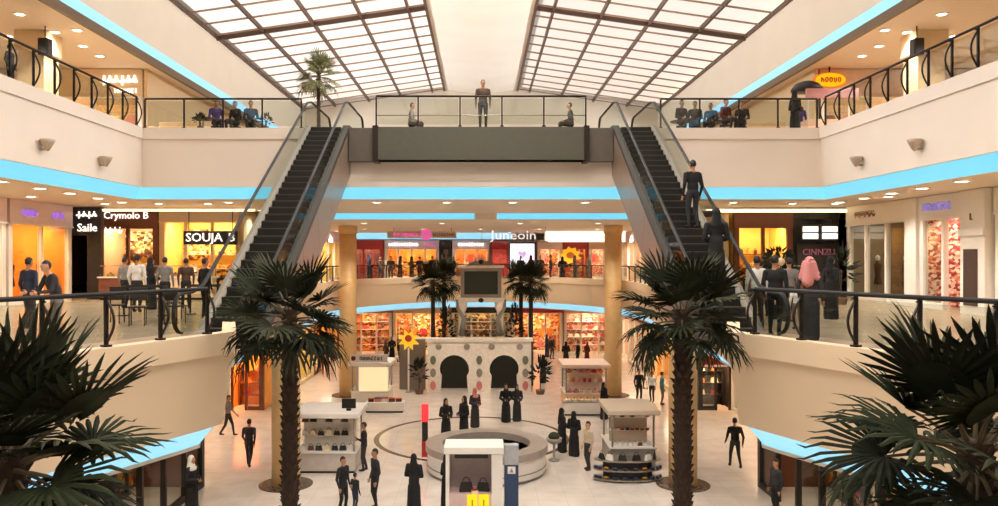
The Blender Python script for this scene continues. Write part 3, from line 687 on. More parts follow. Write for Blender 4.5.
# first gallery, black sign side
shop('shop with glowing orange windows and purple letters on a pale pink header', (-16, 25.65, Z1), L90, 3.95, H1, .8, PINKH, ORANGE, panes=2, where='orange window shop', energy=85, lc=(1, .72, .38), sign=(((.9, 'latin'), .3, LETP, 1.1, 3.22), ((.8, 'latin'), .3, LETP, 2.9, 3.22)), man=2, pal=(5, 0), wallpanel=((YELLOW, .5, 1.9, .4, 2.4), (YELLOW, 2.4, 3.5, .4, 2.4)))
shop('pale shop front next to the orange windows with blush interior', (-16, 20.0, Z1), L90, 5.5, H1, .8, PINKH, BLUSH, panes=3, where='blush shop', energy=90, goods='handbag', n=7, pal=(3, 0, 9))
t = thing('hanging_sign', 'black square sign with two lines of white script above a black pillar', 'sign', (-15.45, 29.8, Z1))
bd = MB().b2(-.56, .56, 0, .22, 2.5, 3.62).build('board', CHAR, t); script_marks(.8, .3, LETW, bd, (0, -.02, 3.32), 4, 'arabic'); letters('Saile', .44, LETW, bd, (.02, -.02, 2.8))
MB().b2(-.0, .56, 0, .22, 0, 2.5).build('pillar', CHAR, t)
shop('food counter with a red brown header and white script letters', (-16, 31.7, Z1), 0, 2.55, H1, .75, BROWNH, PEACH, frame=BROWNH, panes=2, door=1, glazed=False, where='brown header food counter', energy=75, lc=(1, .86, .64), wallpanel=((MERCH_FOOD, .1, 2.45, .1, 2.8),), goods='jar', n=6, pal=(6, 2, 1, 4), sign=(('Crymolo B', .42, LETW, 1.25, 3.38), ((.8, 'arabic'), .28, LETW, .7, 2.78)), shelves=2)
shop('brightly lit yellow food counter under a dark board with white letters', (-13.4, 31.7, Z1), 0, 3.3, H1, .5, BEIGEH, YELLOW, frame=CREAM, panes=3, glazed=False, where='yellow food counter', energy=90, wallpanel=((MERCH_FOOD, .1, 3.2, .1, 1.2), (MERCH_FOOD, .1, 1.2, 1.5, 2.9)), goods='cake', n=9, pal=(6, 1, 0, 2), lc=(1, .85, .55), shelves=2)
t = thing('hanging_sign', 'dark board with chunky white letters over the yellow food counter', 'sign', (-11.15, 31.3, 8.45))
bd = MB().b2(-1.1, 1.1, 0, .12, -.28, .28).build('board', CHAR, t); letters("SOUJA", .5, LETW, bd, (-.25, -.02, 0), wide=1.05); letters('B', .5, LETW, bd, (.88, -.02, 0))
for x in (-.9, .9): MB().tube([(x, .06, .28), (x, .06, 1.2)], .02, 6).build('hanger', DARK, t)
struct(MB().b2(-10.05, -9.9, 31.7, 38, 6, 9.4).build('wall_first_return_left', CREAM), 'cream return wall beside the yellow food counter')
for k, (y, w, lb, wh, bm, pal, gd) in enumerate(((38.2, 8.2, 'long orange lit shop beside the far column on the escalator side of the black sign', 'long orange side shop', ORANGE, (1, 4, 6), 'garment'), (46.5, 8.3, 'amber side shop next to the far orange windows', 'amber side shop', YELLOW, (6, 0, 4), 'handbag'))):
    shop(lb, (-10.2, y, Z1), L90, w, 3.36, .7, PINKH, bm, panes=4, door=1, where=wh, energy=60, goods=gd, n=8, pal=pal, wallpanel=((MERCH_WARM, .1, w - .1, .1, 1.5),))
# far first gallery
D = 56.0
def far(label, x0, x1, hm, bm, where, **k): return shop(label, (x0, D, Z1), 0, x1 - x0, 2.86, .62, hm, bm, where=where, depth=2.2, **k)
far('narrow red panelled shop at the corner of the far gallery', -10.1, -7.2, REDP, REDP, 'corner red shop', frame=REDP, panes=2, energy=60, goods='garment', n=4, pal=(0, 9))
far('wide orange shop under a pink sign with white letters', -7.1, -3.1, PINKH, ORANGE, 'wide orange shop', panes=4, energy=80, wallpanel=((MERCH_WARM, .2, 3.8, .1, 1.3),), goods='garment', n=8, pal=(1, 6, 1), lc=(1, .7, .35), sign=(((2.2, 'latin'), .3, LETW, 1.4, 2.55), ((.9, 'latin'), .28, LETPINK, 3.3, 2.55)))
far('dark doorway shop between the two orange shops', -3.0, -2.2, CHAR, BROWNH, 'dark doorway shop', panes=1, frame=CHAR, energy=20)
far('orange shop behind the clock screen with white letters', -2.1, .6, PINKH, ORANGE, 'orange shop behind the clock screen', panes=3, energy=80, wallpanel=((MERCH_WARM, .2, 2.5, .1, 1.6),), goods='garment', n=6, pal=(1, 0), lc=(1, .65, .32), sign=(((1.9, 'latin'), .3, LETW, 1.35, 2.55),))
t = thing('advert_panel', 'tall red advertising panel beside the white video screen', 'panel', (1.36, 55.7, Z1)); MB().b2(-.64, .64, 0, .25, 0, 2.86).build('board', REDP, t); MB().b2(-.5, .5, -.03, 0, 1.2, 2.2).build('print', mat('red_print', (206, 84, 74), .5, var=.3, scale=5), t)
t = thing('video_screen', 'glowing white video screen between red panels on the far gallery', 'screen', (3.02, 55.6, Z1)); MB().b2(-1.0, 1.0, .05, .3, 0, 2.75).build('frame', CHAR, t); MB().b2(-.88, .88, .02, .05, .62, 2.6).build('display', SCREENW, t)
MB().wall_prism([(-.1, 1.5), (.1, 1.5), (.34, 1.9), (.2, 2.1), (0, 1.95), (-.2, 2.1), (-.34, 1.9)], .005, .02).build('picture', mat('pale_lilac_print', (214, 190, 226), .5, var=0, emit=(214, 180, 230), es=.3), t)
far('pink and orange shop beside the white video screen', 4.15, 6.0, PINKH, PEACH, 'pink orange shop', panes=2, energy=85, wallpanel=((MERCH_PINK, .1, 1.75, .1, 2.2),), goods='garment', n=4, pal=(3, 0, 1))
far('shop with a big yellow sunburst sign', 6.05, 7.9, REDP, ORANGE, 'sunburst shop', panes=2, frame=REDP, energy=80, wallpanel=((MERCH_WARM, .1, 1.75, .1, 2.2),), goods='handbag', n=4, pal=(0, 6, 1))
far('peach shop at the end of the far gallery beside the column', 7.95, 10.1, BLUSH, PEACH, 'peach end shop', panes=2, energy=85, wallpanel=((MERCH_PINK, .1, 2.0, .1, 2.2),), goods='garment', n=4, pal=(0, 3))
t = thing('sunburst_sign', 'round yellow sunburst sign on the far gallery shop', 'sign', (6.55, 55.72, 7.75))
MB().wall_prism([((.78 if k % 2 else .56) * math.cos(math.pi * k / 9), (.66 if k % 2 else .5) * math.sin(math.pi * k / 9)) for k in range(18)], 0, .1).build('burst', mat('yellow_sign', (252, 190, 40), .5, var=.08, emit=(255, 180, 30), es=.25), t)
MB().wall_prism([(.3 * math.cos(math.pi * k / 8), .24 * math.sin(math.pi * k / 8)) for k in range(16)], -.03, 0).build('centre', GOODM[1], t)
t = thing('hanging_sign', 'pink circle and letters sign hung from the far ceiling', 'sign', (-3.35, 45, 9.38))
bd = MB().b2(-2.2, 1.9, -.04, .04, -.62, -.22).build('board', BEIGEH, t); script_marks(1.5, .3, LETPINK, bd, (-1.1, -.05, -.42), 12); MB().wall_prism([(.12 + .34 * math.cos(math.pi * k / 10), -.42 + .34 * math.sin(math.pi * k / 10)) for k in range(20)], -.09, -.04).build('disc', LETPINK, t); script_marks(1.3, .2, LETGOLD, bd, (1.15, -.05, -.42), 15)
for x in (-1.8, 1.6): MB().tube([(x, 0, -.22), (x, 0, 0)], .015, 6).build('hanger', DARK, t)
t = thing('letter_sign', 'row of tall white letters hung on a bar before the white light band', 'sign', (1.85, 43, 9.38))
MB().b2(-1.95, 1.95, -.03, .03, -.9, -.84).build('bar', STEEL, t); letters('Juneoin', .72, mat('soft_lit_letters', (240, 236, 232), .5, var=0, emit=(250, 246, 242), es=.33), t, (0, -.02, -.52), wide=1.2)
for x in (-1.8, 1.8): MB().tube([(x, 0, -.85), (x, 0, 0)], .015, 6).build('hanger', STEEL, t)
# first gallery, white storefront side
t = shop('white storefront with gold script letters and a dim display window', (14.6, 30.2, Z1), R90, 4.3, H1, .72, WHITE, BEIGEH, panes=3, where='gold script shop', energy=22, side_m=mat('taupe_wall', (150, 128, 108), .6), goods='garment', n=6, pal=(4, 5, 2), sign=(((1.5, 'arabic'), .24, LETGOLD, 1.5, 3.28),), man=2)
shop('white storefront with lavender letters and shelves of pink goods', (14.6, 25.2, Z1), R90, 2.5, H1, .72, WHITE, BLUSH, panes=2, door=1, where='lavender letter shop', energy=48, side_m=MERCH_PINK, wallpanel=((MERCH_PINK, .1, 2.4, .1, 2.7),), goods='handbag', n=6, pal=(3, 0, 8, 3), sign=(((1.5, 'latin'), .3, LETB, 1.05, 3.28),), lc=(1, .86, .68), shelves=3)
t = thing('pillar', 'white pillar with a dark brown panel and small emblem beside the pink goods shop', 'pillar', (14.5, 22.68, Z1), R90); t['kind'] = 'thing'
MB().b2(0, 1.1, -.2, .3, 0, 3.64).build('body', WHITE, t); MB().b2(.2, .8, -.24, -.2, .25, 1.9).build('panel', mat('dark_brown_panel', (70, 52, 46), .5), t); MB().b2(-.02, 1.12, -.26, .3, 2.3, 2.5).build('band', WHITE, t)
script_marks(.3, .24, LETGOLD, t, (.5, -.21, 2.85), 29, n=1)
MB().b2(14.42, 15.2, 25.22, 25.88, Z1, Z1 + 3.64).build('pillar', WHITE); tag(COL.objects['pillar.001'], 'plain white pillar between the gold script shop and lavender letter shop', 'pillar', kind='thing')
shop('white shop front past the pillar with the dark brown panel', (14.6, 21.5, Z1), R90, 5.2, H1, .72, WHITE, BLUSH, panes=3, where='shop past the pillar', energy=45, goods='garment', n=7, pal=(2, 3, 8))
t = shop('charcoal cafe with glowing menu boards and pink outline letters', (12.72, 31, Z1), 0, 1.85, H1, .4, CHAR, CHAR, frame=CHAR, panes=1, glazed=False, where='charcoal cafe', energy=14, depth=2.0)
t = thing('menu_board', 'pair of lit white menu boards hung over the charcoal cafe', 'sign', (13.7, 30.6, 8.65))
for x in (-.42, .36):
    for z in (.12, -.16): MB().b2(x - .3, x + .3, 0, .06, z - .1, z + .12).build('panel', LETW, t)
MB().b2(-.75, .72, .06, .1, -.34, .34).build('backing', CHAR, t); MB().tube([(-.5, .08, .34), (-.5, .08, 1.0)], .02, 6).build('hanger', DARK, t); MB().tube([(.5, .08, .34), (.5, .08, 1.0)], .02, 6).build('hanger', DARK, t)
t = thing('cafe_sign', 'dark board with pink outline letters below the menu boards', 'sign', (13.65, 30.72, Z1)); MB().b2(-.85, .85, 0, .12, 0, 2.2).build('board', CHAR, t); letters('CINNZU', .36, mat('dim_pink_letters', (150, 90, 120), .5, var=0, emit=(150, 80, 110), es=.08), t, (0, -.02, 1.85), wide=.95)
shop('amber lit cafe with round lamps between the escalator and charcoal cafe', (10.3, 31, Z1), 0, 2.4, H1, .75, BROWNH, YELLOW, frame=BROWNH, panes=2, door=0, glazed=False, where='amber cafe', energy=75, wallpanel=((MERCH_FOOD, .1, 2.3, .1, 1.4),), goods='jar', n=6, pal=(1, 6, 4), lc=(1, .72, .36))
struct(MB().b2(9.95, 10.1, 31, 38, 6, 9.4).build('wall_first_return_right', CREAM), 'cream return wall beside the amber cafe')
for k, (y, w, lb, wh, bm, pal, gd) in enumerate(((46.4, 8.2, 'long orange lit shop beside the far column on the amber cafe side', 'long side shop by the amber cafe', ORANGE, (1, 0, 6), 'garment'), (54.8, 8.3, 'salmon side shop next to the peach end shop', 'salmon side shop', BLUSH, (3, 0, 8), 'handbag'))):
    shop(lb, (10.2, y, Z1), R90, w, 3.36, .7, PINKH, bm, panes=4, door=1, where=wh, energy=60, goods=gd, n=8, pal=pal, wallpanel=((MERCH_WARM, .1, w - .1, .1, 1.5),))
# ground floor
HG = 4.15
G = [('dim ground floor shop with dark posts below the first gallery, black sign side', (-9.3, 11.5, 0), L90, 13.9, CHAR, BROWNH, 'dim shop below the black sign', (1, 4, 0), 'garment', 25, 9, DARK),
     ('long lit ground floor shop behind the bag kiosk', (-12.5, 25.6, 0), L90, 12.2, BEIGEH, ORANGE, 'long ground shop behind the bag kiosk', (1, 0, 4), 'handbag', 60, 6, WHITE),
     ('yellow ground floor shop beside the lit box kiosk', (-10.8, 39.7, 0), L90, 9.2, CREAM, YELLOW, 'yellow ground shop by the lit box kiosk', (6, 1, 2), 'garment', 75, 5, CREAM),
     ('amber ground floor shop behind the yellow star pole', (-10.8, 49.0, 0), L90, 10.8, BROWNH, ORANGE, 'amber ground shop by the yellow star', (6, 1, 4), 'garment', 75, 5, BROWNH),
     ('dim ground floor shop with dark posts below the first gallery, white storefront side', (9.3, 25.4, 0), R90, 13.9, CHAR, BROWNH, 'dim shop below the white storefront', (5, 4, 2), 'garment', 25, 9, DARK),
     ('long pale ground floor shop behind the scarf kiosk', (12.5, 37.8, 0), R90, 12.2, BEIGEH, PEACH, 'long ground shop behind the scarf kiosk', (2, 0, 8), 'handbag', 60, 6, WHITE),
     ('orange ground floor shop beside the pink sweet kiosk', (10.8, 48.9, 0), R90, 9.2, CREAM, ORANGE, 'orange ground shop by the sweet kiosk', (6, 1, 0), 'garment', 75, 5, CREAM),
     ('salmon ground floor shop at the far corner', (10.8, 59.8, 0), R90, 10.8, BROWNH, BLUSH, 'salmon ground corner shop', (3, 0, 4), 'garment', 75, 5, WHITE)]
for lb, o_, rz, w, hm, bm, wh, pal, gd, en, pn, fr in G:
    shop(lb, o_, rz, w, HG, .9, hm, bm, frame=fr, panes=pn, door=1, where=wh, energy=en * .75, goods=gd, n=max(6, int(w)), pal=pal, lc=(1, .8, .54), wallpanel=((MERCH_WARM if 'salmon' not in wh and 'scarf' not in wh else MERCH_PINK, .1, w - .1, .1, 3.1),))
for nm, v, lb in (('wall_ground_return_left', (-12.5, -9.3, 25.42, 25.56, 0, 4.15), 'return wall of the dim shop below the black sign'), ('wall_ground_return_right', (9.3, 12.5, 25.42, 25.56, 0, 4.15), 'return wall of the dim shop below the white storefront')):
    struct(MB().b2(*v).build(nm, CREAM), lb)
shop('small ground shop with a fiery orange interior beyond the bag kiosk', (-12.6, 37.97, 0), 0, 1.75, HG, 1.3, CHAR, ORANGE, frame=BROWNH, panes=2, door=0, where='fiery orange shop', energy=200, goods='handbag', n=4, pal=(1, 0, 4), lc=(1, .5, .2), depth=1.6, shelves=2)
shop('small ground shop with a red awning sign and dark interior', (10.85, 37.97, 0), 0, 1.75, HG, 1.95, CHAR, CHAR, frame=CHAR, panes=2, door=1, where='red awning shop', energy=120, goods='handbag', n=3, pal=(8, 1, 0), lc=(1, .55, .25), depth=1.6)
t = thing('awning', 'bright red sloping awning sign over the dark ground shop', 'awning', (11.5, 37.8, 2.24)); MB().side_prism([(-.5, 0), (-.5, .15), (.05, .62), (.05, 0)], -.55, .6).build('canvas', REDAWN, t); MB().b2(-.55, .6, -.53, -.5, .02, .12).build('valance', WHITE, t)
for k, (x0, x1, hm, bm, lb, wh, pal, en) in enumerate(((-10.6, -7.0, BROWNH, ORANGE, 'far ground shop with brown header in the corner behind the lit box kiosk', 'brown header far shop', (1, 4, 0), 110), (-6.9, -2.4, BEIGEH, YELLOW, 'far ground shop with amber shelves behind the yellow star', 'amber far shop', (6, 0, 1), 130),
        (-2.3, 2.3, CHAR, BROWNH, 'dark far ground shop behind the arched gateway', 'dark far shop', (4, 5, 9), 40), (2.4, 6.4, REDP, ORANGE, 'far ground shop with red header and orange shelves', 'red header far shop', (0, 1, 3), 130), (6.5, 10.6, BLUSH, PEACH, 'far ground shop with blush header and white blocks', 'blush far shop', (3, 8, 0), 120))):
    shop(lb, (x0, 59.6, 0), 0, x1 - x0, HG, .9, hm, bm, panes=3, door=1, where=wh, energy=en * .6, goods='garment' if k % 2 else 'handbag', n=7, pal=pal, depth=2.2, lc=(1, .74, .45), shelves=3, wallpanel=(((MERCH_WARM, MERCH_WARM, MERCH_FOOD, MERCH_WARM, MERCH_PINK)[k], .1, x1 - x0 - .1, .1, 3.1),))
# second gallery fronts
Z2, H2 = 12.0, 3.3
shop('second gallery shop with white script letters on a tan front', (-23.8, 31.0, Z2), 0, 10.0, H2, 1.1, CREAM, PEACH, panes=5, door=3, where='white script shop', energy=55, goods='garment', n=10, pal=(2, 3, 4), sign=(((1.5, 'arabic'), .42, LETW, 9.1, 2.85), ((1.0, 'latin'), .22, LETW, 9.35, 2.42)))
shop('second gallery shop with a pale pink front', (13.8, 31.0, Z2), 0, 10.0, H2, 1.1, mat('pink_tan_front', (224, 196, 178), .5), BLUSH, panes=5, door=1, where='yellow oval shop', energy=55, goods='garment', n=10, pal=(9, 3, 8))
t = thing('oval_sign', 'glowing yellow oval sign with a red rim and script on the second gallery', 'sign', (14.05, 30.55, 14.78))
def oval(a, b, n=28): return [(a * math.cos(2 * math.pi * k / n), b * math.sin(2 * math.pi * k / n)) for k in range(n)]
MB().wall_prism(oval(.66, .32), 0, .16).build('rim', mat('sign_red_rim', (214, 120, 30), .5, var=0, emit=(230, 120, 20), es=.25), t); MB().wall_prism(oval(.6, .27), -.03, 0).build('face', mat('sign_yellow', (255, 205, 30), .5, var=.05, emit=(255, 196, 20), es=.25), t)
script_marks(.85, .26, mat('sign_red_ink', (200, 90, 24), .5, var=0), t, (0, -.04, 0), 21); MB().tube([(0, .1, .3), (0, .1, .55)], .03, 6).build('bracket', DARK, t)
t = thing('canopy', 'dark domed canopy over the second gallery stall', 'canopy', (12.7, 29.6, 14.1)); MB().lathe([(.62, 0), (.6, .12), (.45, .3), (.2, .4), (.02, .42)], 18, sy=.8).build('dome', CHAR, t, True)
for x in (-.5, .5): MB().tube([(x, 0, -2.1), (x, 0, .05)], .03, 6).build('pole', DARK, t)
t = thing('stall_band', 'pink fabric band stall front beside the domed canopy', 'stall', (13.0, 28.6, Z2)); MB().b2(-.7, .9, 0, .9, 0, .85).build('counter', BLUSH, t); MB().b2(-.75, 1.2, -.05, .1, 1.65, 2.0).build('band', mat('pink_fabric', (190, 140, 146), .7), t)
for x in (-.68, .85): MB().tube([(x, .02, .85), (x, .02, 1.65)], .03, 6).build('pole', WHITE, t)
t = thing('lounge_sofa', 'cream lounge sofa on the second gallery deck by the white script sign', 'sofa', (-11.6, 29.2, Z2)); MB().b2(-.9, .9, -.4, .4, 0, .45).build('seat', CREAM, t, bevel=.04); MB().b2(-.9, .9, .25, .45, .4, .9).build('backrest', CREAM, t, bevel=.04)
for x in (-.9, .9): MB().b2(x - .1, x + .1, -.4, .42, .1, .62).build('armrest', CREAM, t, bevel=.03)
t = thing('lounge_sofa', 'cream lounge sofa on the second gallery deck by the yellow oval sign', 'sofa', (10.9, 29.2, Z2)); MB().b2(-.9, .9, -.4, .4, 0, .45).build('seat', CREAM, t, bevel=.04); MB().b2(-.9, .9, .25, .45, .4, .9).build('backrest', CREAM, t, bevel=.04)
for x in (-.9, .9): MB().b2(x - .1, x + .1, -.4, .42, .1, .62).build('armrest', CREAM, t, bevel=.03)

# ------------------------------------------------------------------ kiosks and things on the ground floor
def goods_row(kind, x0, x1, y, z, n, pal, where, rz=0, sc=1.0):
    r = random.Random(int(x0 * 31 + z * 17))
    for j in range(n):
        ci = r.choice(pal); g = place(kind, good_mesh(kind, ci), None, (x0 + (x1 - x0) * (j + .5) / n, y + r.uniform(-.03, .03), z + .001), (0, 0, rz + r.uniform(-.2, .2)), sc * r.uniform(.9, 1.1))
        tag(g, f'{GNAME[ci]} {kind} {where}', kind if kind != 'giftbox' else 'box', f'{GNAME[ci]} {kind} goods {where}')
def kiosk(label, x0, x1, y0, y1, h, body, roofm, cat='kiosk', tiers=2, counter=.8):
    cx, cy = (x0 + x1) / 2, (y0 + y1) / 2; w, d = (x1 - x0) / 2, (y1 - y0) / 2
    t = thing('kiosk', label, cat, (cx, cy, 0))
    MB().b2(-w, w, -d, d, .08, counter).build('counter', body, t, bevel=.02); MB().b2(-w + .05, w - .05, -d + .05, d - .05, 0, .08).build('plinth', DARK, t)
    MB().b2(-w - .05, w + .05, -d - .05, d + .05, counter, counter + .05).build('worktop', WHITE, t)
    for sx in (-1, 1):
        for sy in (-1, 1): MB().b2(sx * (w - .06) - .03, sx * (w - .06) + .03, sy * (d - .06) - .03, sy * (d - .06) + .03, counter + .05, h - .18).build('post', STEEL, t)
    MB().b2(-w - .15, w + .15, -d - .15, d + .15, h - .18, h).build('roof', roofm, t, bevel=.03)
    for k in range(tiers):
        z = counter + .5 + .48 * k; MB().b2(-w + .1, w - .1, -d * .25, d * .25, z - .03, z).build('shelf', WHITE, t)
    MB().b2(-w + .1, w - .1, -.03, .03, counter + .05, h - .2).build('divider', roofm, t)
    return t
W1 = 'at the bag kiosk by the palm'
kiosk('white bag kiosk with grey counter, tiers of bags and a monitor on its roof', -6.55, -4.45, 26.9, 28.7, 2.15, mat('pale_grey_counter', (196, 186, 176), .45), WHITE, tiers=2, counter=.72)
for z, y, n in ((.771, 27.12, 7), (1.221, 27.5, 7), (1.701, 27.5, 7)): goods_row('handbag', -6.5, -4.5, y, z, n, (5, 8, 4, 2), W1, sc=.72)
t = thing('monitor', 'small black monitor on the roof of the bag kiosk', 'monitor', (-4.75, 27.3, 2.15)); MB().b2(-.25, .25, 0, .06, .08, .42).build('screen', BLACK, t); MB().b2(-.08, .08, -.05, .1, 0, .08).build('stand', BLACK, t)
W2 = 'at the scarf kiosk by the palm'
kiosk('scarf kiosk with dark tiers of goods under a flat cream roof', 4.65, 6.25, 27.2, 29.2, 2.2, GREYM, BEIGEH)
for z, y, n, k, pal in ((.851, 27.45, 8, 'handbag', (5, 4, 8)), (1.301, 27.95, 8, 'giftbox', (5, 9, 8, 4)), (1.781, 27.95, 8, 'handbag', (3, 8, 4))): goods_row(k, 4.75, 6.2, y, z, n, pal, W2, sc=.46)
t = thing('display_stand', 'low curved stand of black folded goods before the scarf kiosk', 'stand', (5.05, 26.2, 0))
for z, d in ((.1, .5), (.42, .42), (.74, .34)): MB().lathe([(1.05 + d * .3, z - .05), (1.05 + d * .3, z)], 24, sy=.42).build('tier', STEEL, t)
MB().lathe([(.85, 0), (.85, .7)], 24, sy=.36).build('core', CHAR, t)
for z, n in ((.1, 10), (.42, 10)):
    for j in range(n):
        a = math.pi * (1.06 + .88 * j / (n - 1)); ci = (5, 5, 4, 5)[j % 4]
        g = place('giftbox', good_mesh('giftbox', ci), None, (5.05 + 1.13 * math.cos(a), 26.2 + .47 * math.sin(a), z + .001), (0, 0, a + math.pi / 2), .46); tag(g, f'{GNAME[ci]} boxed goods on the low curved stand by the scarf kiosk', 'box', f'{GNAME[ci]} boxes on the curved stand')
for z, n in ((.741, 6),):
    for j in range(n):
        a = math.pi * (1.1 + .8 * j / (n - 1)); ci = (5, 8, 5)[j % 3]
        g = place('handbag', good_mesh('handbag', ci), None, (5.05 + .95 * math.cos(a), 26.2 + .36 * math.sin(a), z), (0, 0, a + math.pi / 2), .85); tag(g, f'{GNAME[ci]} handbag on top of the low curved stand by the scarf kiosk', 'handbag', f'{GNAME[ci]} bags on the curved stand')
t = kiosk('white kiosk with a big glowing cream box and a sign on top', -6.6, -4.7, 38.6, 40.4, 2.3, WHITE, WHITE, tiers=0)
t2 = thing('light_box', 'large glowing cream light box on the white kiosk', 'light box', (-5.45, 38.42, .86)); MB().b2(-.72, .72, 0, .1, 0, 1.2).build('face', mat('cream_light_box', (250, 232, 190), .6, var=0, emit=(255, 232, 180), es=.25), t2); MB().b2(-.76, .76, .1, .14, -.0, 1.22).build('frame', WHITE, t2)
t = thing('roof_sign', 'white sign with red emblem and dark script on the light box kiosk roof', 'sign', (-5.7, 38.6, 2.3)); MB().b2(-.95, .95, 0, .1, 0, .4).build('board', WHITE, t); script_marks(1.2, .24, GOODM[4], t, (.12, -.01, .2), 27); MB().wall_prism([(-.78 + .12 * math.cos(k), .2 + .12 * math.sin(k)) for k in [math.pi * q / 8 for q in range(16)]], -.02, 0).build('emblem', GOODM[9], t)
t = thing('display_stand', 'low stand of wine red and white goods before the light box kiosk', 'stand', (-4.7, 37.6, 0)); MB().b2(-1.0, .9, -.3, .3, .08, .5).build('body', WHITE, t, bevel=.02); MB().b2(-.95, .85, -.25, .25, 0, .08).build('plinth', DARK, t)
goods_row('giftbox', -5.6, -3.9, 37.6, .5, 5, (9, 3, 8), 'on the low stand by the light box kiosk')
W3 = 'at the pink sweet kiosk'
kiosk('sweet kiosk with pink and red goods under a white roof by the far column', 4.2, 6.3, 37.9, 39.9, 2.3, PEACH, mat('rose_roof', (232, 206, 190), .5))
for z, y, n, k in ((.851, 38.15, 6, 'cake'), (1.301, 38.55, 7, 'jar'), (1.781, 38.55, 6, 'cake')): goods_row(k, 4.3, 6.2, y, z, n, (0, 3, 2, 1), W3, sc=1.05)
t = thing('display_counter', 'low white counter of trays before the sweet kiosk', 'counter', (5.0, 36.9, 0)); MB().b2(-1.0, 1.0, -.3, .3, .08, .62).build('body', WHITE, t, bevel=.02); MB().b2(-.95, .95, -.25, .25, 0, .08).build('plinth', DARK, t); MB().b2(-1.02, 1.02, -.32, .32, .62, .66).build('worktop', GREYM, t)
goods_row('cake', 4.05, 5.95, 36.9, .66, 6, (2, 0, 8), 'on the low counter by the sweet kiosk')
# round information desk
t = thing('round_desk', 'round white ring desk with a grey top band on the inlaid floor', 'desk', (.2, 27.3, 0)); n = 48; Ro, Ri = 2.12, 1.65
def ring(r0, r1, z0, z1): return MB().lathe([(r0, z0), (r1, z0), (r1, z1), (r0, z1), (r0, z0)], n)
ring(Ri, Ro, .12, .78).build('body', WHITE, t, False); ring(Ri + .05, Ro - .08, 0, .12).build('plinth', GREYM, t); ring(Ri - .08, Ro + .07, .78, 1.02).build('top_band', mat('warm_grey_band', (168, 156, 146), .35), t); ring(Ro - .02, Ro + .03, .3, .33).build('groove', GREYM, t)
t = thing('pedestal_bowl', 'small grey bowl ornament on a stem beside the round desk', 'ornament', (2.75, 28.6, 0)); MB().lathe([(.2, 0), (.2, .05), (.05, .1), (.05, .6), (.28, .72), (.3, .86), (.26, .86), (.02, .74)], 16).build('bowl', GREYM, t, True); MB().ell((0, 0, .92), (.22, .22, .16)).build('filling', LEAFS[2], t, True)
# white booth with blue slab
t = thing('service_booth', 'white framed service booth with yellow front signs before the round desk', 'booth', (-.05, 21.9, 0))
MB().b2(-.95, -.85, -.4, .5, 0, 2.1).build('post', WHITE, t); MB().b2(.35, .66, -.4, .5, 0, 2.1).build('post', WHITE, t); MB().b2(-1.0, .7, -.45, .55, 2.1, 2.3).build('top', WHITE, t, bevel=.02)
MB().b2(-.85, .35, .4, .5, .9, 2.1).build('back_panel', mat('booth_grey', (176, 160, 158), .5), t); MB().b2(-.85, .35, -.35, .4, 0, .95).build('counter', mat('booth_pink', (214, 186, 184), .5), t); MB().b2(-.7, .25, -.3, .1, 1.95, 2.1).build('slot', BLACK, t)
for x in (-.2, .13): MB().b2(x - .14, x + .14, -.42, -.36, .45, .95).build('yellow_sign', mat('booth_yellow', (248, 206, 20), .5, var=.03, emit=(255, 205, 0), es=.25), t)
for x in (-.2, .13): letters('1', .3, DARK, t, (x, -.425, .7), depth=.005)
g = place('handbag', good_mesh('handbag', 5), None, (-.42, 21.8, .951), (0, 0, .1), 1.2); tag(g, 'black bag on the counter of the white booth beside a white pack', 'handbag')
g = place('handbag', good_mesh('handbag', 5), None, (.06, 21.85, .951), (0, 0, -.2), 1.1); tag(g, 'black bag on the booth counter next to the wide white post', 'handbag')
g = place('giftbox', good_mesh('giftbox', 8), None, (-.18, 21.62, .951), (0, 0, .2), .6); tag(g, 'white pack between the two black bags on the booth counter', 'box')
t = thing('totem_sign', 'tall navy blue totem with a white emblem beside the white booth', 'sign', (.87, 21.8, 0)); MB().b2(-.2, .2, -.15, .15, 0, 1.75).build('slab', mat('navy_totem', (34, 60, 96), .4), t, bevel=.02); MB().b2(-.2, .2, -.15, .15, 1.75, 2.3).build('cap', mat('totem_grey', (170, 172, 176), .4), t)
MB().wall_prism([(-.11, 1.5), (.11, 1.5), (.11, 1.7), (-.11, 1.7)], -.17, -.15).build('emblem', WHITE, t); MB().wall_prism([(-.06, 1.54), (.06, 1.54), (.0, 1.66)], -.18, -.17).build('emblem_mark', GREYM, t)
t = thing('digital_totem', 'slim totem with glowing red top and dark screen by the round desk', 'sign', (-2.15, 29.2, 0)); MB().b2(-.12, .12, -.1, .1, 0, .6).build('base', GOODM[0], t); MB().b2(-.11, .11, -.08, .08, .6, 1.35).build('screen', BLACK, t); MB().b2(-.13, .13, -.11, .11, 1.35, 2.0).build('lamp', mat('red_lamp', (250, 60, 60), .5, var=0, emit=(255, 40, 50), es=.5), t)
t = thing('star_pole', 'yellow star lantern with a red heart on a thin white pole', 'lantern', (-4.1, 43.0, 0)); MB().tube([(0, 0, 0), (0, 0, 2.5)], .05, 8).build('pole', WHITE, t)
MB().wall_prism([((.62 if k % 2 else .34) * math.cos(math.pi * k / 8), 2.95 + (.62 if k % 2 else .34) * math.sin(math.pi * k / 8)) for k in range(16)], -.08, .08).build('star', mat('star_yellow', (250, 196, 50), .5, emit=(255, 190, 40), es=.2), t); MB().ell((0, -.1, 3.05), (.2, .08, .2)).build('heart', GOODM[0], t, True); MB().lathe([(.2, 0), (.2, .04)], 12).build('base', STEEL, t)
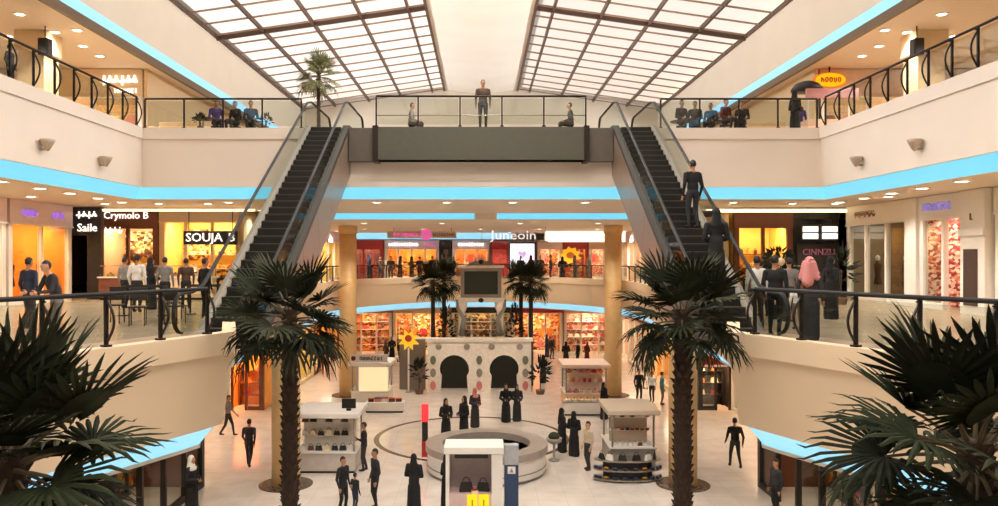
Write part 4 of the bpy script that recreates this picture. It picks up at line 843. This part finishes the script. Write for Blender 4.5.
# arched gateway and clock screen
GX = -.1
t = thing('arched_gateway', 'white ornamental gateway with two dark keyhole arches', 'gateway', (GX, 43.4, 0))
def arch(cx, hw, spring, n=14): return [(cx + hw, 0), (cx + hw * .92, spring - .1)] + [(cx + hw * 1.08 * math.cos(a), spring + .28 + hw * 1.08 * math.sin(a)) for a in [-.25 + (math.pi + .5) * k / n for k in range(n + 1)]] + [(cx - hw * .92, spring - .1), (cx - hw, 0)]
bm_ = bmesh.new()
def facade(W, H, arches, y0, y1, name, m, parent):
    outline = [(-W, 0), (-W, H), (W, H), (W, 0)]
    for a in sorted(arches, key=lambda q: -q[0][0]): outline += a
    return MB().wall_prism(outline[::-1], y0, y1).build(name, m, parent)
ORN = mat('gateway_plaster', (240, 232, 220), .55, var=.08, scale=7)
facade(2.95, 2.85, [arch(1.42, .78, .95), arch(-1.42, .78, .95)], -.25, .25, 'facade', ORN, t)
for x in (-1.42, 1.42): MB().b2(x - .95, x + .95, .9, .96, 0, 2.5).build('dark_recess', mat('dark_green_recess', (44, 50, 44), .7), t)
MB().b2(-3.05, 3.05, -.34, .3, 2.85, 3.02).build('cornice', ORN, t)
for x in (-2.62, 0, 2.62):
    for q in range(3):
        z = .35 + .72 * q; MB().wall_prism([(x + .17 * math.cos(a), z + .26 * math.sin(a)) for a in [math.pi * k / 5 for k in range(10)]], -.3, -.25).build('medallion', [GOODM[3], GREYM, mat('sage_tile', (112, 116, 96), .5)][q], t)
for x in (-2.3, -.7, .7, 2.3): MB().wall_prism([(x + .18 * math.cos(a), 2.55 + .18 * math.sin(a)) for a in [math.pi * k / 6 for k in range(12)]], -.3, -.25).build('rosette', GREYM, t)
t = thing('clock_screen_tower', 'tower with a dark green screen in a stone frame above the gateway', 'tower', (GX + .1, 45.0, 0))
for s in (-1, 1):
    MB().lathe([(.3, 0), (.3, .3), (.2, .4), (.18, 4.3), (.3, 4.6), (.36, 5.0)], 14, (s * 1.15, 0, 0)).build('pillar', ORN, t, True)
    MB().tube([(s * 1.15, -.1, 3.0), (s * 1.0, -.2, 4.0), (s * 1.35, -.2, 4.6), (s * 1.3, -.1, 5.1)], [.2, .14, .12, .2], 8).build('bracket', GREYM, t, True)
MB().b2(-1.35, 1.35, -.35, .35, 4.98, 5.25).build('shelf', ORN, t); MB().b2(-1.2, 1.2, -.3, .3, 5.25, 7.0).build('case', GREYM, t, bevel=.04); MB().b2(-.98, .98, -.34, -.3, 5.45, 6.8).build('screen', mat('dark_green_screen', (40, 50, 42), .25, var=.1), t)
MB().b2(-1.35, 1.35, -.36, .36, 7.0, 7.14).build('cap', ORN, t); MB().wall_prism([(-.9, 7.14), (-.5, 7.4), (-.2, 7.42), (0, 7.7), (.2, 7.42), (.5, 7.4), (.9, 7.14)], -.15, .15).build('crest', GREYM, t); MB().ell((0, -.1, 7.35), (.16, .1, .16)).build('rosette', DARK, t, True); MB().ell((0, -.38, 5.1), (.16, .06, .14)).build('rosette', DARK, t, True)
t = thing('planter_wall', 'grey panel wall beside the arched gateway', 'panel', (-3.95, 43.9, 0)); MB().b2(-.75, .75, -.08, .08, 0, 2.9).build('panel', mat('taupe_panel', (120, 110, 98), .6), t); MB().b2(-.8, .8, -.12, .12, 2.9, 3.0).build('cap', ORN, t)
def bush(x, y, z, rx, rz_, label, seed, group=None, n=70, m=0):
    rnd = random.Random(seed); t = thing('potted_bush', label, 'plant', (x, y, z), group=group); mb = MB()
    for k in range(n):
        a, b = rnd.uniform(0, 6.28), rnd.uniform(-.3, 1.5); d = Vector((math.cos(a) * math.cos(b), math.sin(a) * math.cos(b), math.sin(b))); L = rnd.uniform(.5, 1); c = Vector((0, 0, rz_ * .5 + .22)); p = c + Vector((d.x * rx * L, d.y * rx * L, d.z * rz_ * .6 * L)); u = d.orthogonal().normalized() * rx * .13; e = d * rx * .45
        mb.add([p - u, p + e * .6 + Vector((0, 0, .02)), p + u, p - e * .35, p + e], [(3, 0, 1), (3, 1, 2), (0, 4, 1), (1, 4, 2)])
    mb.build('foliage', LEAFS[m], t); MB().lathe([(rx * .35, 0), (rx * .45, .25), (rx * .4, .25)], 12).build('pot', mat('clay_pot', (110, 84, 66), .8), t); MB().tube([(0, 0, .2), (0, 0, rz_ * .6 + .2)], .03, 6).build('stem', BARK, t); return t
bush(-3.45, 42.4, 0, .55, 1.6, 'dark potted bush at the grey panel end of the gateway', 41); bush(3.3, 42.35, 0, .6, 1.7, 'dark potted bush at the red shop end of the gateway', 42)
for k, x in enumerate((-2.1, 2.05)): bush(x, 45.4, 0, .5, 4.3, ('tall dark shrub behind the gateway on the yellow star side', 'tall dark shrub behind the gateway on the sweet kiosk side')[k], 50 + k, n=150)
t = thing('potted_topiary', 'dark ball topiary with pale blossom on the first gallery by the amber cafe', 'plant', (8.0, 20.5, Z1))
MB().lathe([(.2, 0), (.26, .4), (.22, .4)], 14).build('pot', CHAR, t); MB().tube([(0, 0, .38), (0, 0, 1.3)], .035, 6).build('stem', BARK, t)
mb = MB(); rnd = random.Random(8)
for k in range(160):
    d = Vector((rnd.gauss(0, 1), rnd.gauss(0, 1), rnd.gauss(0, 1))).normalized(); p = Vector((0, 0, 1.6)) + d * .34 * rnd.uniform(.7, 1); u = d.orthogonal().normalized() * .07; mb.add([p - u, p + u, p + d * .14], [(0, 1, 2)])
mb.build('foliage', LEAFS[0], t); MB().ell((-.05, -.36, 1.55), (.11, .06, .11)).build('blossom', GOODM[2], t, True)
bush(10.9, 27.5, Z1, .55, 1.5, 'leafy potted plant before the gold script shop', 61, n=90, m=1); bush(12.6, 26.6, Z1, .5, 1.7, 'dark potted plant beside the gold script window', 62, n=90)
for k, (px, lb) in enumerate(((200, 'low potted plant on the deck by the white script sign'), (266, 'low potted plant on the deck by the escalator and pale palm'), (690, 'low potted plant on the deck by the right-turn of the empty escalator'))[:2]):
    bush((px - 481) / F * 26.7, 26.7, Z2, .22, .45, lb, 70 + k, n=50, m=0)
def cafe_table(x, y, z, label):
    t = thing('cafe_table', label, 'table', (x, y, z)); MB().lathe([(.4, .72), (.4, .75)], 20).build('top', DARK, t); MB().tube([(0, 0, .02), (0, 0, .72)], .035, 8).build('pedestal', STEEL, t); MB().lathe([(.24, 0), (.24, .02), (.05, .04)], 16).build('base', STEEL, t)
for k, (x, y) in enumerate(((-8.75, 28.4), (-10.2, 27.9), (7.5, 28.5), (9.0, 28.6))):
    cafe_table(x, y, Z2, f"small round cafe table on the deck {('behind the sitter in purple', 'before the cream sofa by the script sign', 'behind the sitters at the busy escalator', 'before the cream sofa by the oval sign')[k]}")

# food counters and bar seats on the first gallery
def food_counter(x0, x1, y, label, m):
    t = thing('food_counter', label, 'counter', ((x0 + x1) / 2, y, Z1)); w = (x1 - x0) / 2
    MB().b2(-w, w, -.3, .3, .08, .85).build('body', m, t, bevel=.02); MB().b2(-w + .05, w - .05, -.25, .25, 0, .08).build('plinth', DARK, t); MB().b2(-w - .04, w + .04, -.34, .34, .85, .9).build('worktop', WHITE, t)
    MB().add([(-w, -.3, .9), (w, -.3, .9), (w, -.18, 1.3), (-w, -.18, 1.3)], [(0, 1, 2, 3)]).build('sneeze_guard', GLASS, t); MB().b2(-w, w, -.2, .1, 1.3, 1.33).build('guard_shelf', STEEL, t)
    for x in (-w + .02, w - .02): MB().b2(x - .015, x + .015, .05, .08, .9, 1.3).build('bracket', STEEL, t)
food_counter(-14.75, -13.6, 29.6, 'brown food counter with glass guard before the red brown header', BROWNH)
food_counter(-13.2, -10.4, 29.8, 'cream food counter with glass guard before the yellow food shop', CREAM)
food_counter(10.5, 12.4, 29.6, 'brown food counter with glass guard before the amber cafe', BROWNH)
for (x0, x1, y, wh) in ((-14.7, -13.7, 29.6, 'the brown food counter'), (-13.0, -10.6, 29.8, 'the cream food counter'), (10.6, 12.3, 29.6, 'the amber cafe counter')):
    goods_row('cake', x0, x1, y + .06, Z1 + .9, int((x1 - x0) / .38), (6, 1, 2, 4), 'on top of ' + wh)
def bar_chair(x, y, rz, label, group):
    t = thing('bar_chair', label, 'chair', (x, y, Z1), rz, group); MB().b2(-.2, .2, -.2, .2, .44, .48).build('seat', CHAR, t, bevel=.01); MB().b2(-.2, .2, .17, .2, .6, .92).build('backrest', CHAR, t, bevel=.01)
    for sx in (-.17, .17):
        for sy in (-.17, .18): MB().tube([(sx, sy, 0), (sx, sy, .44 if sy < 0 else .9)], .015, 6).build('leg', DARK, t)
for k, (x, y) in enumerate(((-8.4, 18.6), (-7.6, 18.9), (-9.3, 19.3), (-8.2, 20.2))): bar_chair(x, y, (.3, 2.9, .1, 1.6)[k], 'black cafe chair by the foot of the empty escalator', 'black cafe chairs by the empty escalator')
t = thing('cafe_table', 'dark square cafe table by the foot of the empty escalator', 'table', (-8.0, 19.5, Z1)); MB().b2(-.35, .35, -.35, .35, .72, .75).build('top', DARK, t); MB().tube([(0, 0, .02), (0, 0, .72)], .035, 8).build('pedestal', STEEL, t); MB().lathe([(.24, 0), (.24, .02), (.05, .04)], 16).build('base', STEEL, t)

# ------------------------------------------------------------------ people
SKIN = [mat('skin_tan', (176, 124, 92), .55, var=.04), mat('skin_light', (204, 156, 124), .55, var=.04)]
CL = {n: mat('cloth_' + n, c, .85, var=.1, scale=9) for n, c in dict(black=(24, 22, 24), charcoal=(46, 44, 48), navy=(38, 44, 66), white=(226, 222, 216), grey=(128, 124, 122), cream=(206, 186, 158), brown=(84, 62, 48), teal=(66, 140, 146),
      red=(170, 44, 48), purple=(76, 56, 120), khaki=(120, 104, 78), blue=(70, 92, 130), pink=(206, 130, 136), wine=(96, 36, 42)).items()}
HAIR = mat('dark_hair', (26, 21, 18), .6, var=.1); SHOE = mat('dark_shoe', (32, 28, 26), .4, var=0); EYE_M = mat('eye', (30, 24, 22), .2, var=0); LIP = mat('lip', (150, 84, 76), .5, var=0)
def checked(name, a, b):
    m = mat(name, a, .85, var=0); nt = m.node_tree; ck = nt.nodes.new('ShaderNodeTexChecker'); tc = nt.nodes.new('ShaderNodeTexCoord'); ck.inputs['Scale'].default_value = 55
    ck.inputs['Color1'].default_value = (*srgb(a), 1); ck.inputs['Color2'].default_value = (*srgb(b), 1); nt.links.new(tc.outputs['Object'], ck.inputs['Vector']); nt.links.new(ck.outputs['Color'], nt.nodes['Principled BSDF'].inputs['Base Color']); return m
GHUTRA = checked('red_white_check', (190, 40, 48), (232, 190, 186))
# slots: 0 skin, 1 top, 2 bottom, 3 shoes, 4 hair or head cloth, 5 eyes, 6 lips
def body_prims(pose):
    P = []
    def E(c, r, m): P.append(('e', Vector(c), r, m))
    def C(a, b, r0, r1, m): P.append(('c', Vector(a), Vector(b), r0, r1, m))
    hands = []; lean = {'lean': .32, 'sit': .08, 'walk': .04}.get(pose, 0)
    z0 = -.44 if pose == 'sit' else 0
    def T(p):     # tilt of the upper body about the hip
        x, y, z = p; dz = z - .95
        return (x, y * math.cos(lean) - dz * math.sin(lean), .95 + dz * math.cos(lean) + y * math.sin(lean) + z0) if z > .9 else (x, y, z + z0)
    hd = T((0, -.01, 1.63)); E(hd, (.077, .097, .118), 0); E((hd[0], hd[1] - .02, hd[2] - .07), (.055, .07, .05), 0); E((hd[0], hd[1] - .1, hd[2] - .005), (.014, .022, .024), 0)
    for s in (-1, 1): E((hd[0] + s * .079, hd[1] + .01, hd[2] - .005), (.012, .022, .032), 0)
    C(T((0, .01, 1.42)), (hd[0], hd[1] + .015, hd[2] - .08), .062, .052, 0)
    robe = pose in ('abaya', 'thobe')
    E(T((0, 0, 1.27)), (.175, .115, .2), 1); E(T((0, .005, 1.06)), (.155, .112, .2), 1)
    C(T((-.15, .005, 1.395)), T((.15, .005, 1.395)), .062, .062, 1)
    if robe:
        w = .22 if pose == 'abaya' else .19
        C((0, 0, 1.0), (0, 0, .62), .165, .17, 1); C((-.05, 0, .75), (-.07, 0, .08), .15, w - .06, 1); C((.05, 0, .75), (.07, 0, .08), .15, w - .06, 1); C((0, -.03, .7), (0, -.04, .09), .15, w - .06, 1)
        for s in (-1, 1): E((s * .09, -.1, .035), (.042, .12, .035), 3)
    else:
        E((0, 0, .92 + z0), (.165, .12, .13), 2)
        if pose == 'sit':
            for s in (-1, 1):
                C((s * .09, 0, .47), (s * .11, -.42, .5), .088, .07, 2); C((s * .11, -.42, .48), (s * .11, -.38, .08), .062, .045, 2); E((s * .11, -.45, .04), (.045, .13, .04), 3)
        else:
            k = .24 if pose in ('walk',) else .02
            for s in (-1, 1):
                f = -s * k; kn = (s * .1, f * .5 - .04, .49); an = (s * .1, f + (.06 if f > 0 else .02), .09 + (.05 if f > .1 else 0))
                C((s * .09, 0, .9), kn, .09, .062, 2); C(kn, an, .06, .042, 2); E((an[0], an[1] - .07, an[2] - .045), (.046, .125, .042), 3)
    for s in (-1, 1):
        sh = Vector(T((s * .2, 0, 1.385)))
        if pose == 'lean': el, wr = sh + Vector((s * .07, -.1, -.27)), sh + Vector((s * .02, -.34, -.3))
        elif pose == 'sit': el, wr = sh + Vector((s * .05, .0, -.29)), sh + Vector((-s * .04, -.24, -.36))
        elif pose == 'walk': el, wr = sh + Vector((s * .05, -s * .1 + .05, -.29)), sh + Vector((s * .03, s * -.2 - .06, -.5))
        elif pose == 'abaya': el, wr = sh + Vector((s * .06, .01, -.29)), sh + Vector((-s * .1, -.2, -.33))
        elif pose == 'phone': el, wr = sh + Vector((s * .05, .0, -.29)), sh + Vector((-s * .06, -.22, -.2 if s > 0 else -.3))
        else: el, wr = sh + Vector((s * .05, .03, -.29)), sh + Vector((s * .04, -.06, -.53))
        a0, a1 = (.075, .085) if pose == 'abaya' else (.056, .046)
        C(sh, el, a0 * .9 + .005, a0 * .85, 1); C(el, wr, a0 * .8 if robe else .042, a1 if pose == 'abaya' else .031, 1 if (robe or pose != 'tee') else 0)
        d = (wr - el).normalized(); hands.append((wr, d, s)); E(wr + d * .055, (.04, .032, .045), 0)
    if pose == 'abaya':     # head scarf
        E((hd[0], hd[1] + .035, hd[2] + .02), (.1, .105, .135), 4); C((0, .04, 1.6), (0, .02, 1.38), .09, .14, 4); E((0, .0, 1.38), (.17, .125, .09), 4)
    elif pose == 'thobe':
        E((hd[0], hd[1] + .03, hd[2] + .03), (.108, .115, .125), 4); C((-.09, .05, 1.64), (-.17, .04, 1.33), .06, .06, 4); C((.09, .05, 1.64), (.17, .04, 1.33), .06, .06, 4); C((0, .1, 1.62), (0, .13, 1.25), .1, .12, 4)
    return P, hands, hd
def make_body(pose):
    P, hands, hd = body_prims(pose); mb = MB()
    for p in P:
        if p[0] == 'e': mb.ell(p[1], p[2], 0, 14, 10)
        else:
            _, a, b, r0, r1, m = p; n = 6; pts = [a + (b - a) * (k / n) for k in range(n + 1)]; mb.tube(pts, [r0 + (r1 - r0) * k / n for k in range(n + 1)], 12); mb.ell(a, (r0,) * 3, 0, 12, 8); mb.ell(b, (r1,) * 3, 0, 12, 8)
    o = mb.build('tmp', SKIN[0]); md = o.modifiers.new('r', 'REMESH'); md.mode = 'VOXEL'; md.voxel_size = .017
    sm = o.modifiers.new('s', 'SMOOTH'); sm.factor = .5; sm.iterations = 2
    dc = o.modifiers.new('d', 'DECIMATE'); dc.ratio = .28
    me = bpy.data.meshes.new_from_object(o.evaluated_get(bpy.context.evaluated_depsgraph_get())); bpy.data.objects.remove(o)
    V = np.zeros(len(me.vertices) * 3); me.vertices.foreach_get('co', V); V = V.reshape(-1, 3)
    faces = [tuple(p.vertices) for p in me.polygons]; cen = np.array([V[list(f)].mean(0) for f in faces]); best = np.full(len(faces), 1e9); mi = np.zeros(len(faces), int)
    for p in P:
        if p[0] == 'e': d = (np.linalg.norm((cen - np.array(p[1])) / np.array(p[2]), axis=1) - 1) * min(p[2])
        else:
            a, b = np.array(p[1]), np.array(p[2]); t = np.clip(((cen - a) @ (b - a)) / max(1e-9, (b - a) @ (b - a)), 0, 1); d = np.linalg.norm(cen - (a + t[:, None] * (b - a)), axis=1) - (p[3] + (p[4] - p[3]) * t)
        k = d < best; best[k] = d[k]; mi[k] = p[-1]
    out = MB(); out.v = [tuple(v) for v in V]; out.f = faces; out.m = [int(x) for x in mi]
    for wr, d, s in hands:      # fingers and thumb
        side = d.cross(Vector((1, 0, 0))); side = (Vector((0, 1, 0)) if side.length < .2 else side).normalized(); pal = d.cross(side).normalized() * -s
        for q in range(4):
            L = (.066, .078, .074, .056)[q]; b0 = wr + d * .085 + side * (.026 - .0175 * q); out.tube([b0, b0 + d * L * .5 + pal * .006, b0 + d * L * .85 + pal * .03], [.0095, .0085, .007], 6, 0)
        b0 = wr + d * .035 + side * .034; out.tube([b0, b0 + side * .025 + d * .03, b0 + side * .028 + d * .062 + pal * .012], [.011, .0095, .008], 6, 0)
    for s in (-1, 1): out.ell((hd[0] + s * .032, hd[1] - .085, hd[2] + .012), (.011, .009, .007), 5, 8, 5)
    out.ell((hd[0], hd[1] - .088, hd[2] - .055), (.022, .008, .006), 6, 8, 5)
    bm_mesh = out.mesh('body', [SKIN[0], CL['black'], CL['charcoal'], SHOE, CL['black'], EYE_M, LIP], True); bpy.data.meshes.remove(me)
    hair = MB(); v0 = (hd[0], hd[1] + .012, hd[2] + .018); hair.ell(v0, (.084, .1, .113), 0, 14, 10)
    keep = [i for i, f in enumerate(hair.f) if (lambda c: c[2] > hd[2] + .045 or (c[1] > hd[1] + .0 and c[2] > hd[2] - .06))(np.mean([hair.v[k] for k in f], axis=0))]
    hair.f = [hair.f[i] for i in keep]; hair.m = [0] * len(keep)
    return bm_mesh, hair.mesh('hair', HAIR, True)
BODY = {}
IGAL = MB().tube([(.1 * math.cos(2 * math.pi * k / 14), -.01 + .03 + .108 * math.sin(2 * math.pi * k / 14), 1.705) for k in range(14)], .012, 6, closed=True).mesh('head_cord', CL['black'], True)
BAGM = {}
def person(pose, loc, rz, top, bottom, label, h=1.0, scarf=None, group=None, skin=0, cat='person', bag=None, hair=True):
    if pose not in BODY: BODY[pose] = make_body(pose)
    me, hm = BODY[pose]; o = place('person', me, None, loc, (0, 0, rz), h); tag(o, label, cat, group)
    sl = o.material_slots
    for i, m in ((0, SKIN[skin]), (1, CL[top]), (2, CL[bottom]), (4, scarf if scarf is not None and not isinstance(scarf, str) else CL[scarf or top])):
        sl[i].link = 'OBJECT'; sl[i].material = m
    if pose not in ('abaya', 'thobe') and hair: place('hair', hm, o)
    if pose == 'thobe': place('head_cord', IGAL, o)
    if bag:
        b = place('handbag', good_mesh('handbag', bag), None, Vector(loc) + Matrix.Rotation(rz, 3, 'Z') @ Vector((.46 * h, -.1, .42)), (0, 0, rz), .9); tag(b, 'pale handbag held by the person in a black abaya near the bowl ornament', 'handbag')
    return o
def gp(px, fy): Y = EYE * F / (fy - 256); return ((px - 481) / F * Y, Y, .003)
LV = {}
def up(px, Y, z): return ((px - 481) / F * Y, Y, z + .003)
PI = math.pi
# ground floor
person('walk', gp(249, 467), PI, 'charcoal', 'charcoal', 'person in dark jacket walking alone between the column and dim shop', 1.0)
person('phone', gp(364, 471), -PI / 2, 'black', 'charcoal', 'person in black looking at a phone beside the bag kiosk', 1.0)
person('stand', gp(375, 509), -PI / 3, 'charcoal', 'black', 'tall person in dark clothes standing beside the small child', 1.05)
person('stand', gp(343, 514), PI / 3, 'black', 'black', 'person in black standing on the other side of the small child', .98)
person('stand', gp(355, 511), PI * .8, 'charcoal', 'navy', 'small child in dark clothes between two grown-ups', .66)
person('abaya', gp(414, 511), PI * .9, 'black', 'black', 'person in a black abaya standing alone before the round desk', .98)
person('abaya', gp(447, 511), PI * .7, 'black', 'black', 'person in a black abaya at the counter of the white booth', .98)
person('abaya', gp(446, 441), PI * .15, 'black', 'black', 'person in a black abaya standing on the floor rings by the totem', 1.0)
person('abaya', gp(464, 441), -PI * .3, 'black', 'black', 'person in a black abaya in the middle of the floor rings', 1.06)
person('abaya', gp(475, 427), PI * .2, 'charcoal', 'black', 'person in a grey abaya with a pink scarf behind the floor rings', 1.0, scarf='pink')
person('abaya', gp(506, 422), 0, 'black', 'black', 'person in a black abaya walking from the arched gateway', 1.0)
person('abaya', gp(517, 421), PI * .1, 'charcoal', 'black', 'person in a charcoal abaya beside the one from the gateway', .97)
person('abaya', gp(562, 452), PI * .6, 'black', 'black', 'person in a black abaya with a pale bag near the bowl ornament', .98, bag=8)
person('abaya', gp(574, 456), PI * .8, 'black', 'black', 'person in a wide black abaya next to the cream jacket', .98)
person('stand', gp(588, 470), -PI * .35, 'cream', 'charcoal', 'person in a cream jacket and dark trousers by the scarf kiosk', 1.0, skin=1)
person('walk', gp(735, 468), PI, 'black', 'charcoal', 'person in black walking away by the long pale ground shop', 1.04)
person('abaya', (-8.6, 22.6, .003), PI * .4, 'black', 'black', 'person in black with a white scarf beside the dim shop posts', 1.0, scarf='white')
person('stand', (8.7, 22.4, .003), -PI * .4, 'charcoal', 'black', 'person in charcoal beside the dim shop below the white storefront', .98)
person('abaya', gp(604, 419), PI * .3, 'black', 'black', 'person in a black abaya at the corner of the sweet kiosk', .98)
person('stand', gp(639, 403), PI * .1, 'black', 'black', 'person in black standing between the kiosks and pale shop', 1.02)
person('stand', gp(662, 405), PI * .5, 'teal', 'khaki', 'person in a teal shirt behind the scarf kiosk', .98)
person('stand', gp(652, 402), -PI * .2, 'white', 'charcoal', 'person in a white shirt next to the teal shirt', .9)
person('walk', gp(228, 436), PI * .5, 'grey', 'charcoal', 'person in grey walking by the fiery orange shop', 1.0)
for k, (px, fy, top) in enumerate(((552, 359, 'black'), (547, 357, 'navy'), (566, 366, 'black'), (578, 365, 'black'), (587, 366, 'wine'), (392, 360, 'black'), (399, 362, 'black'), (386, 366, 'brown'), (543, 383, 'black'), (420, 384, 'black'))):
    place_ = ('crossing the far floor by the red header shop in black', 'crossing the far floor by the red header shop in navy', 'behind the sweet kiosk next to the arched gateway', 'behind the middle of the sweet kiosk', 'in wine red behind the sweet kiosk',
              'by the yellow star, slightly ahead', 'by the yellow star, close to the grey panel', 'in brown behind the light box kiosk', 'sitting area side of the gateway near the bush', 'near the bush at the grey panel')[k]
    person('abaya' if k % 3 else 'stand', gp(px, fy), PI * (.2 + .37 * k), top, 'charcoal', 'distant shopper ' + place_, .97)
# first gallery, black sign side
person('stand', up(29, 17.6, Z1), PI * .9, 'navy', 'charcoal', 'person in a navy top facing the orange windows', 0.95)
person('lean', up(57, 14.9, Z1), -PI * .2, 'charcoal', 'grey', 'person in a charcoal top leaning over the gallery railing', 0.94, skin=1)
person('stand', up(137, 22.9, Z1), PI, 'white', 'charcoal', 'person in a white shirt before the brown header food counter', 0.99)
person('stand', up(125, 24.6, Z1), PI * .9, 'grey', 'black', 'person in a grey shirt beside the white shirt at the food counter', 0.95)
person('abaya', up(151, 24.2, Z1), PI * .7, 'black', 'black', 'person in a dark abaya between the white shirt and the grey blouse', 0.93)
person('stand', up(165, 23.0, Z1), PI, 'grey', 'black', 'person in a pale grey blouse before the yellow food counter', 0.95, skin=1)
person('stand', up(186, 24.5, Z1), PI * 1.1, 'brown', 'charcoal', 'person in brown at the yellow food counter', 0.93)
person('stand', up(205, 20.6, Z1), PI * .8, 'black', 'black', 'person in black near the foot of the empty escalator', 0.94)
for k, (x, y) in enumerate(((-9.6, 21.6), (-7.9, 22.1))):
    t = thing('rope_barrier', f"dark metal queue barrier by the food counters {('nearer the railing', 'nearer the escalator')[k]}", 'barrier', (x, y, Z1))
    for q in (-.55, .55): MB().lathe([(.16, 0), (.16, .03), (.025, .04), (.025, .9), (.04, .95)], 10, (q, 0, 0)).build('post', DARK, t)
    MB().b2(-.55, .55, -.02, .02, .8, .88).build('belt', CHAR, t)
# first gallery, white storefront side
person('stand', up(757, 17.6, Z1), PI, 'white', 'charcoal', 'person in a white shirt at the foot of the busy escalator', 0.97)
person('stand', up(775, 16.2, Z1), PI * .8, 'black', 'black', 'person in a black jacket behind the gallery railing', 0.98)
person('stand', up(789, 19.5, Z1), PI, 'grey', 'charcoal', 'person in a grey shirt before the charcoal cafe', 0.94)
person('thobe', up(810, 15.4, Z1), PI * .75, 'charcoal', 'charcoal', 'person in a red checked head cloth by the gallery railing', 0.95, scarf=GHUTRA)
person('abaya', up(831, 20.5, Z1), PI * .6, 'black', 'black', 'person in a black abaya in front of the charcoal cafe', 0.95)
person('stand', up(797, 17.6, Z1), PI, 'white', 'khaki', 'small child in white between the grown-ups behind the railing', .62)
person('lean', up(763, 21.4, Z1), PI, 'brown', 'black', 'person in brown bending at the amber cafe', 0.92)
# riders and bridge
def on_step(k, dx, cx=5.18): 
    run = (YT - YBOT) / 30; return (cx + dx, YBOT + (k + .5) * run, 6 + (k + 1) * .2 + .012)
person('stand', on_step(11, .25), PI * 1.08, 'black', 'charcoal', 'rider in black standing high on the escalator, head bare', 1.0)
person('abaya', on_step(4, .12), PI, 'black', 'black', 'rider in a black abaya low on the escalator', 1.0)
person('stand', up(483, 25.95, Z2), 0, 'brown', 'charcoal', 'person in a brown top standing at the bridge railing', .98)
person('sit', up(411, 27.6, Z2 + .03), PI * .5, 'grey', 'charcoal', 'person in grey sitting behind the bridge railing by the empty escalator', .95)
person('sit', up(571, 27.6, Z2 + .03), -PI * .5, 'black', 'black', 'person in black sitting behind the bridge railing by the busy escalator', .95)
def stool(x, y, z, lb):
    t = thing('stool', lb, 'stool', (x, y, z)); MB().lathe([(.17, .3), (.18, .33), (.17, .355)], 14).build('seat', DARK, t); MB().tube([(0, 0, .02), (0, 0, .31)], .03, 6).build('stem', STEEL, t); MB().lathe([(.18, 0), (.18, .02), (.03, .03)], 14).build('foot', STEEL, t)
for k, (px, rz, top, what, Y) in enumerate(((411, 0, 0, 'grey sitter by the empty escalator', 27.6), (571, 0, 0, 'black sitter by the busy escalator', 27.6), (216, .5, 'purple', 'sitter in purple on the deck', 27.3), (236, -.4, 'black', 'sitter in black beside the purple one', 27.4), (251, .2, 'charcoal', 'sitter in charcoal by the deck plant', 27.3),
        (681, .4, 'black', 'sitter in black on the deck next to the busy escalator', 27.2), (695, -.3, 'charcoal', 'sitter in charcoal at the deck table', 27.4), (711, -.6, 'navy', 'sitter in navy at the deck table', 27.7), (725, .5, 'wine', 'sitter in wine red on the deck', 27.0), (742, -.4, 'black', 'sitter in black beside the wine red one', 27.4))):
    x, y, z = up(px, Y, Z2); stool(x, y, Z2, f'small round stool under the {what}')
    if top: person('sit', (x, y, z + .03), rz, top, 'charcoal', f'{what}', .95)
person('stand', up(799, 30.0, Z2), PI * .9, 'purple', 'white', 'person in purple standing by the domed canopy stall', 1.0)
person('abaya', up(795, 27.6, Z2), PI * .6, 'black', 'black', 'person in a black abaya by the domed canopy stall', .97)
person('stand', up(10, 19.6, Z2), PI * .5, 'charcoal', 'black', 'small child in charcoal by the second gallery railing posts', .66)
# crowd along the far railing
rnd = random.Random(77)
xs = [-7.0, -6.4, -5.8, -5.3, -4.6, -4.1, -3.3, -2.6, -1.9, 2.7, 3.4, 4.0, 4.6, 5.3, 6.0, 6.8]
for k, x in enumerate(xs):
    ye = np.interp(abs(x), [0, 1.6, 3.4, 5.2, 6.7, 7.7], [51.7, 51.4, 50.5, 48.7, 46.4, 44.2]) + .75 + rnd.uniform(0, .5)
    if abs(x) > 6: ye += .8
    c = rnd.choice(('black', 'charcoal', 'navy', 'brown', 'wine', 'black')); w = 'orange shop side' if x < 0 else 'red shop side'
    person(rnd.choice(('abaya', 'stand', 'stand')), (x, ye, Z1 + .003), rnd.uniform(0, 6.28), c, 'charcoal', f'distant shopper in {c} behind the far gallery railing, {w}', rnd.uniform(.94, 1.04), group=f'shoppers in {c} at the far railing, {w}')
